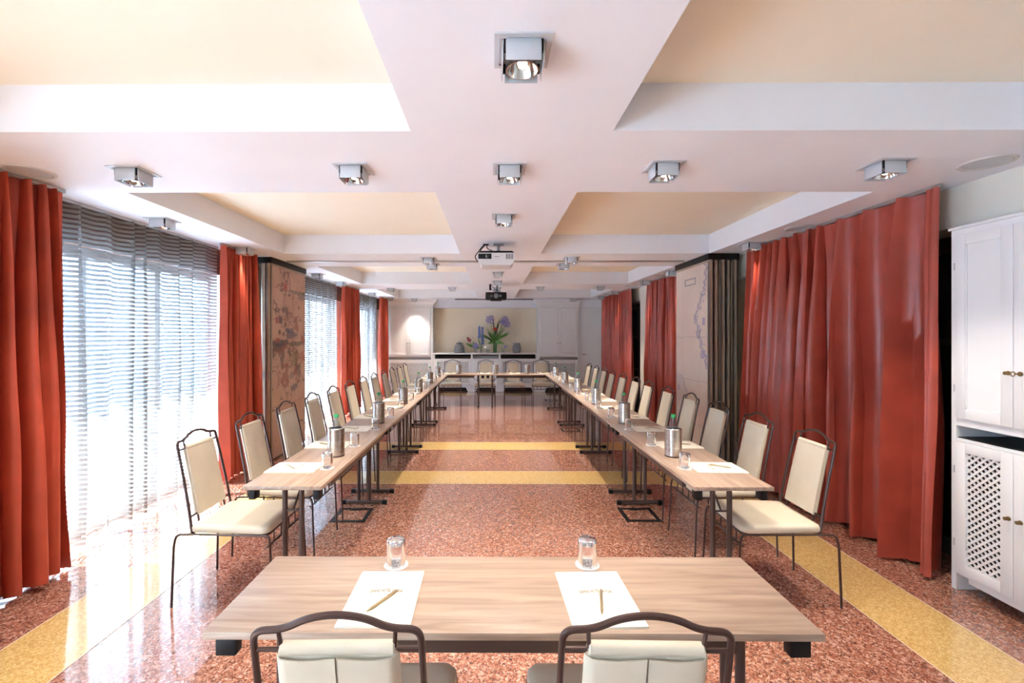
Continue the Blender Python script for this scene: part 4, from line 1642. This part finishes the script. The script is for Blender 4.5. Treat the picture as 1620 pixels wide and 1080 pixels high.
def ball_petals(mb, c, rad, n, sz, seed):
    rnd = random.Random(seed)
    c = Vector(c)
    for k in range(n):
        z = 1 - 2 * (k + 0.5) / n
        a = k * 2.39996
        d = Vector((math.sqrt(1 - z * z) * math.cos(a), math.sqrt(1 - z * z) * math.sin(a), z))
        p = c + d * rad * rnd.uniform(0.55, 1)
        u = d.orthogonal().normalized()
        w_ = d.cross(u)
        s = sz * rnd.uniform(0.7, 1.2)
        b = len(mb.v)
        mb.v += [tuple(p - d * s * 0.6), tuple(p + u * s * 0.5), tuple(p + w_ * s * 0.5), tuple(p - u * s * 0.5), tuple(p - w_ * s * 0.5), tuple(p + d * s * 0.5)]
        mb.f += [(b, b + 1, b + 2), (b, b + 2, b + 3), (b, b + 3, b + 4), (b, b + 4, b + 1), (b + 5, b + 2, b + 1), (b + 5, b + 3, b + 2), (b + 5, b + 4, b + 3), (b + 5, b + 1, b + 4)]


# jars
j1 = empty('stone_jar', (-0.935, YD, ZS))
tag(j1, 'grey ceramic bell shaped jar on a saucer, left of the flowers', 'jar')
MB().lathe([(0.0, 0.0), (0.13, 0.0), (0.165, 0.02), (0.168, 0.03), (0.15, 0.034), (0.0, 0.034)], 28).build('saucer', 'stone', j1)
MB().lathe([(0.0, 0.035), (0.135, 0.035), (0.142, 0.06), (0.135, 0.14), (0.12, 0.2), (0.10, 0.235), (0.0, 0.24)], 28).build('body', 'stone', j1, smooth=60)
MB().lathe([(0.0, 0.24), (0.085, 0.24), (0.09, 0.25), (0.088, 0.275), (0.06, 0.285), (0.02, 0.29), (0.018, 0.305), (0.0, 0.31)], 24).build('lid', 'stone', j1)
j2 = empty('stone_jar', (0.665, YD, ZS))
tag(j2, 'grey ceramic barrel shaped jar, right of the flowers', 'jar')
MB().lathe([(0.0, 0.0), (0.10, 0.0), (0.112, 0.02), (0.122, 0.10), (0.118, 0.18), (0.10, 0.225), (0.085, 0.235), (0.0, 0.236)], 28).build('body', 'stone', j2, smooth=60)
MB().lathe([(0.0, 0.236), (0.085, 0.236), (0.095, 0.245), (0.095, 0.27), (0.085, 0.278), (0.0, 0.28)], 24).build('lid', 'stone', j2)


def vase(name, x, y, r, h, mat, label):
    v = empty(name, (x, y, ZS))
    tag(v, label, 'vase', 'flower vases on the sideboard')
    g_ = MB().lathe([(0.0, 0.0), (r * .95, 0.0), (r, 0.005), (r, h), (r - 0.004, h), (r - 0.004, 0.012), (0.0, 0.012)], 24)
    g_.build('glass_body', mat, v)
    return v


v1 = vase('flower_vase', 0.055, YD, 0.055, 0.32, 'green_glass', 'tall glass vase with lilac agapanthus and long leaves')
rnd = random.Random(3)
stm = MB()
heads = [(-0.13, 0.0, 0.93, 0.115), (0.28, 0.02, 0.93, 0.10), (0.33, -0.02, 0.80, 0.10), (0.22, 0.03, 0.86, 0.07)]
for (hx, hy, hz, rr) in heads:
    stm.tube(fillet([(hx * .08, 0, 0.02), (hx * 0.25, hy, 0.4), (hx, hy, hz)], 0.2, 5), 0.006, 6)
stm.tube([(0.0, 0.01, 0.02), (0.0, -0.03, 0.62)], 0.006, 6)
stm.build('stem', 'leaf', v1)
for k, (hx, hy, hz, rr) in enumerate(heads):
    p = MB()
    ball_petals(p, (hx, hy, hz), rr * 1.1, 52, 0.042, k)
    p.build('flower_head', 'lilac', v1, smooth=0)
p = MB()
ball_petals(p, (0.005, -0.04, 0.66), 0.05, 26, 0.05, 9)
p.build('red_bloom', 'red_petal', v1, smooth=0)
for k in range(34):
    a = rnd.uniform(-1.15, 1.15)
    L = rnd.uniform(0.35, 0.72)
    p = MB()
    base = (rnd.uniform(-.02, .02), rnd.uniform(-.03, .01), 0.30)
    leaf(p, base, (base[0] + math.sin(a) * L * 0.75, rnd.uniform(-0.14, 0.06), 0.34 + math.cos(a) * L * 0.75), rnd.uniform(0.008, 0.016), rnd.uniform(0.02, 0.09))
    p.build('leaf', 'leaf' if k % 3 else 'leaf_dark', v1, smooth=60)
for k, a in enumerate((-0.06, 0.16, 0.10)):
    p = MB()
    leaf(p, (0, 0, 0.4), (a, 0, 1.10 - 0.08 * k), 0.016, 0.03)
    p.build('leaf', 'leaf_dark', v1, smooth=60)
for k, (ax, az) in enumerate(((-0.2, 0.28), (0.22, 0.30), (-0.16, 0.38), (0.28, 0.26))):
    p = MB()
    leaf(p, (0, -0.02, 0.32), (ax, -0.08, az), 0.035, 0.02)
    p.build('leaf', 'leaf', v1, smooth=60)

v2 = vase('flower_vase', -0.33, YD + 0.02, 0.045, 0.16, 'glass', 'glass vase with tall blue delphinium spikes')
for (hx, z0, z1) in ((-0.05, 0.42, 0.76), (0.04, 0.24, 0.72)):
    MB().tube([(0, 0, 0.02), (hx, 0, z0 + 0.05), (hx, 0, z1)], 0.006, 6).build('stem', 'leaf', v2)
    p = MB()
    nrm = int((z1 - z0) / 0.04)
    for i in range(nrm):
        ball_petals(p, (hx, 0, z0 + 0.04 * i + 0.02), 0.038 * (1.1 - 0.5 * i / nrm), 14, 0.035, i)
    p.build('flower_spike', 'blue_petal', v2, smooth=0)
for (ax, az) in ((-0.1, 0.45), (0.09, 0.4), (-0.07, 0.36)):
    p = MB()
    leaf(p, (0, 0, 0.14), (ax, -0.02, az), 0.014, 0.02)
    p.build('leaf', 'leaf', v2, smooth=60)
v3 = vase('flower_vase', -0.47, YD - 0.05, 0.05, 0.13, 'glass', 'small glass vase with pink bud, violet bloom and broad leaves')
MB().tube([(0, 0, 0.02), (-0.10, 0, 0.22), (-0.18, 0, 0.33)], 0.006, 6).build('stem', 'leaf', v3)
p = MB()
ball_petals(p, (-0.19, 0, 0.35), 0.045, 26, 0.05, 4)
ball_petals(p, (-0.22, 0, 0.40), 0.03, 16, 0.045, 5)
p.build('pink_bud', 'pink_petal', v3, smooth=0)
p = MB()
ball_petals(p, (-0.01, -0.04, 0.20), 0.085, 40, 0.055, 6)
p.build('violet_bloom', 'lilac', v3, smooth=0)
for (ax, az) in ((-0.28, 0.29), (-0.08, 0.34), (0.12, 0.18)):
    p = MB()
    leaf(p, (-.02, 0, 0.13), (ax, -0.04, az), 0.035, 0.02)
    p.build('leaf', 'leaf', v3, smooth=60)
v4 = vase('flower_vase', -0.14, YD - 0.07, 0.055, 0.12, 'glass', 'small glass vase holding a round white hydrangea')
MB().tube([(0, 0, 0.02), (0, 0, 0.12)], 0.006, 6).build('stem', 'leaf', v4)
p = MB()
p.lathe([(0.0, 0.08), (0.07, 0.11), (0.09, 0.17), (0.07, 0.23), (0.0, 0.26)], 16)
ball_petals(p, (0, 0, 0.17), 0.12, 90, 0.05, 8)
p.v = [(q[0], q[1], 0.17 + (q[2] - 0.17) * 0.65) for q in p.v]
p.build('flower_head', 'white_petal', v4, smooth=0)
v5 = vase('flower_vase', 0.29, YD - 0.04, 0.045, 0.13, 'glass', 'small glass vase with white and violet blooms, right')
MB().tube([(0, 0, 0.02), (0.06, 0, 0.17), (0.15, 0, 0.27)], 0.005, 6).build('stem', 'leaf', v5)
p = MB()
ball_petals(p, (0.16, 0, 0.28), 0.04, 20, 0.04, 11)
p.build('white_bloom', 'white_petal', v5, smooth=0)
p = MB()
ball_petals(p, (0.06, -0.02, 0.17), 0.04, 20, 0.04, 12)
p.build('violet_bloom', 'lilac', v5, smooth=0)
p = MB()
ball_petals(p, (-0.06, -0.02, 0.24), 0.035, 16, 0.04, 13)
p.build('white_bloom', 'white_petal', v5, smooth=0)
MB().tube([(0, 0, 0.02), (-0.03, 0, 0.14), (-0.06, -0.02, 0.24)], 0.005, 6).build('stem', 'leaf', v5)
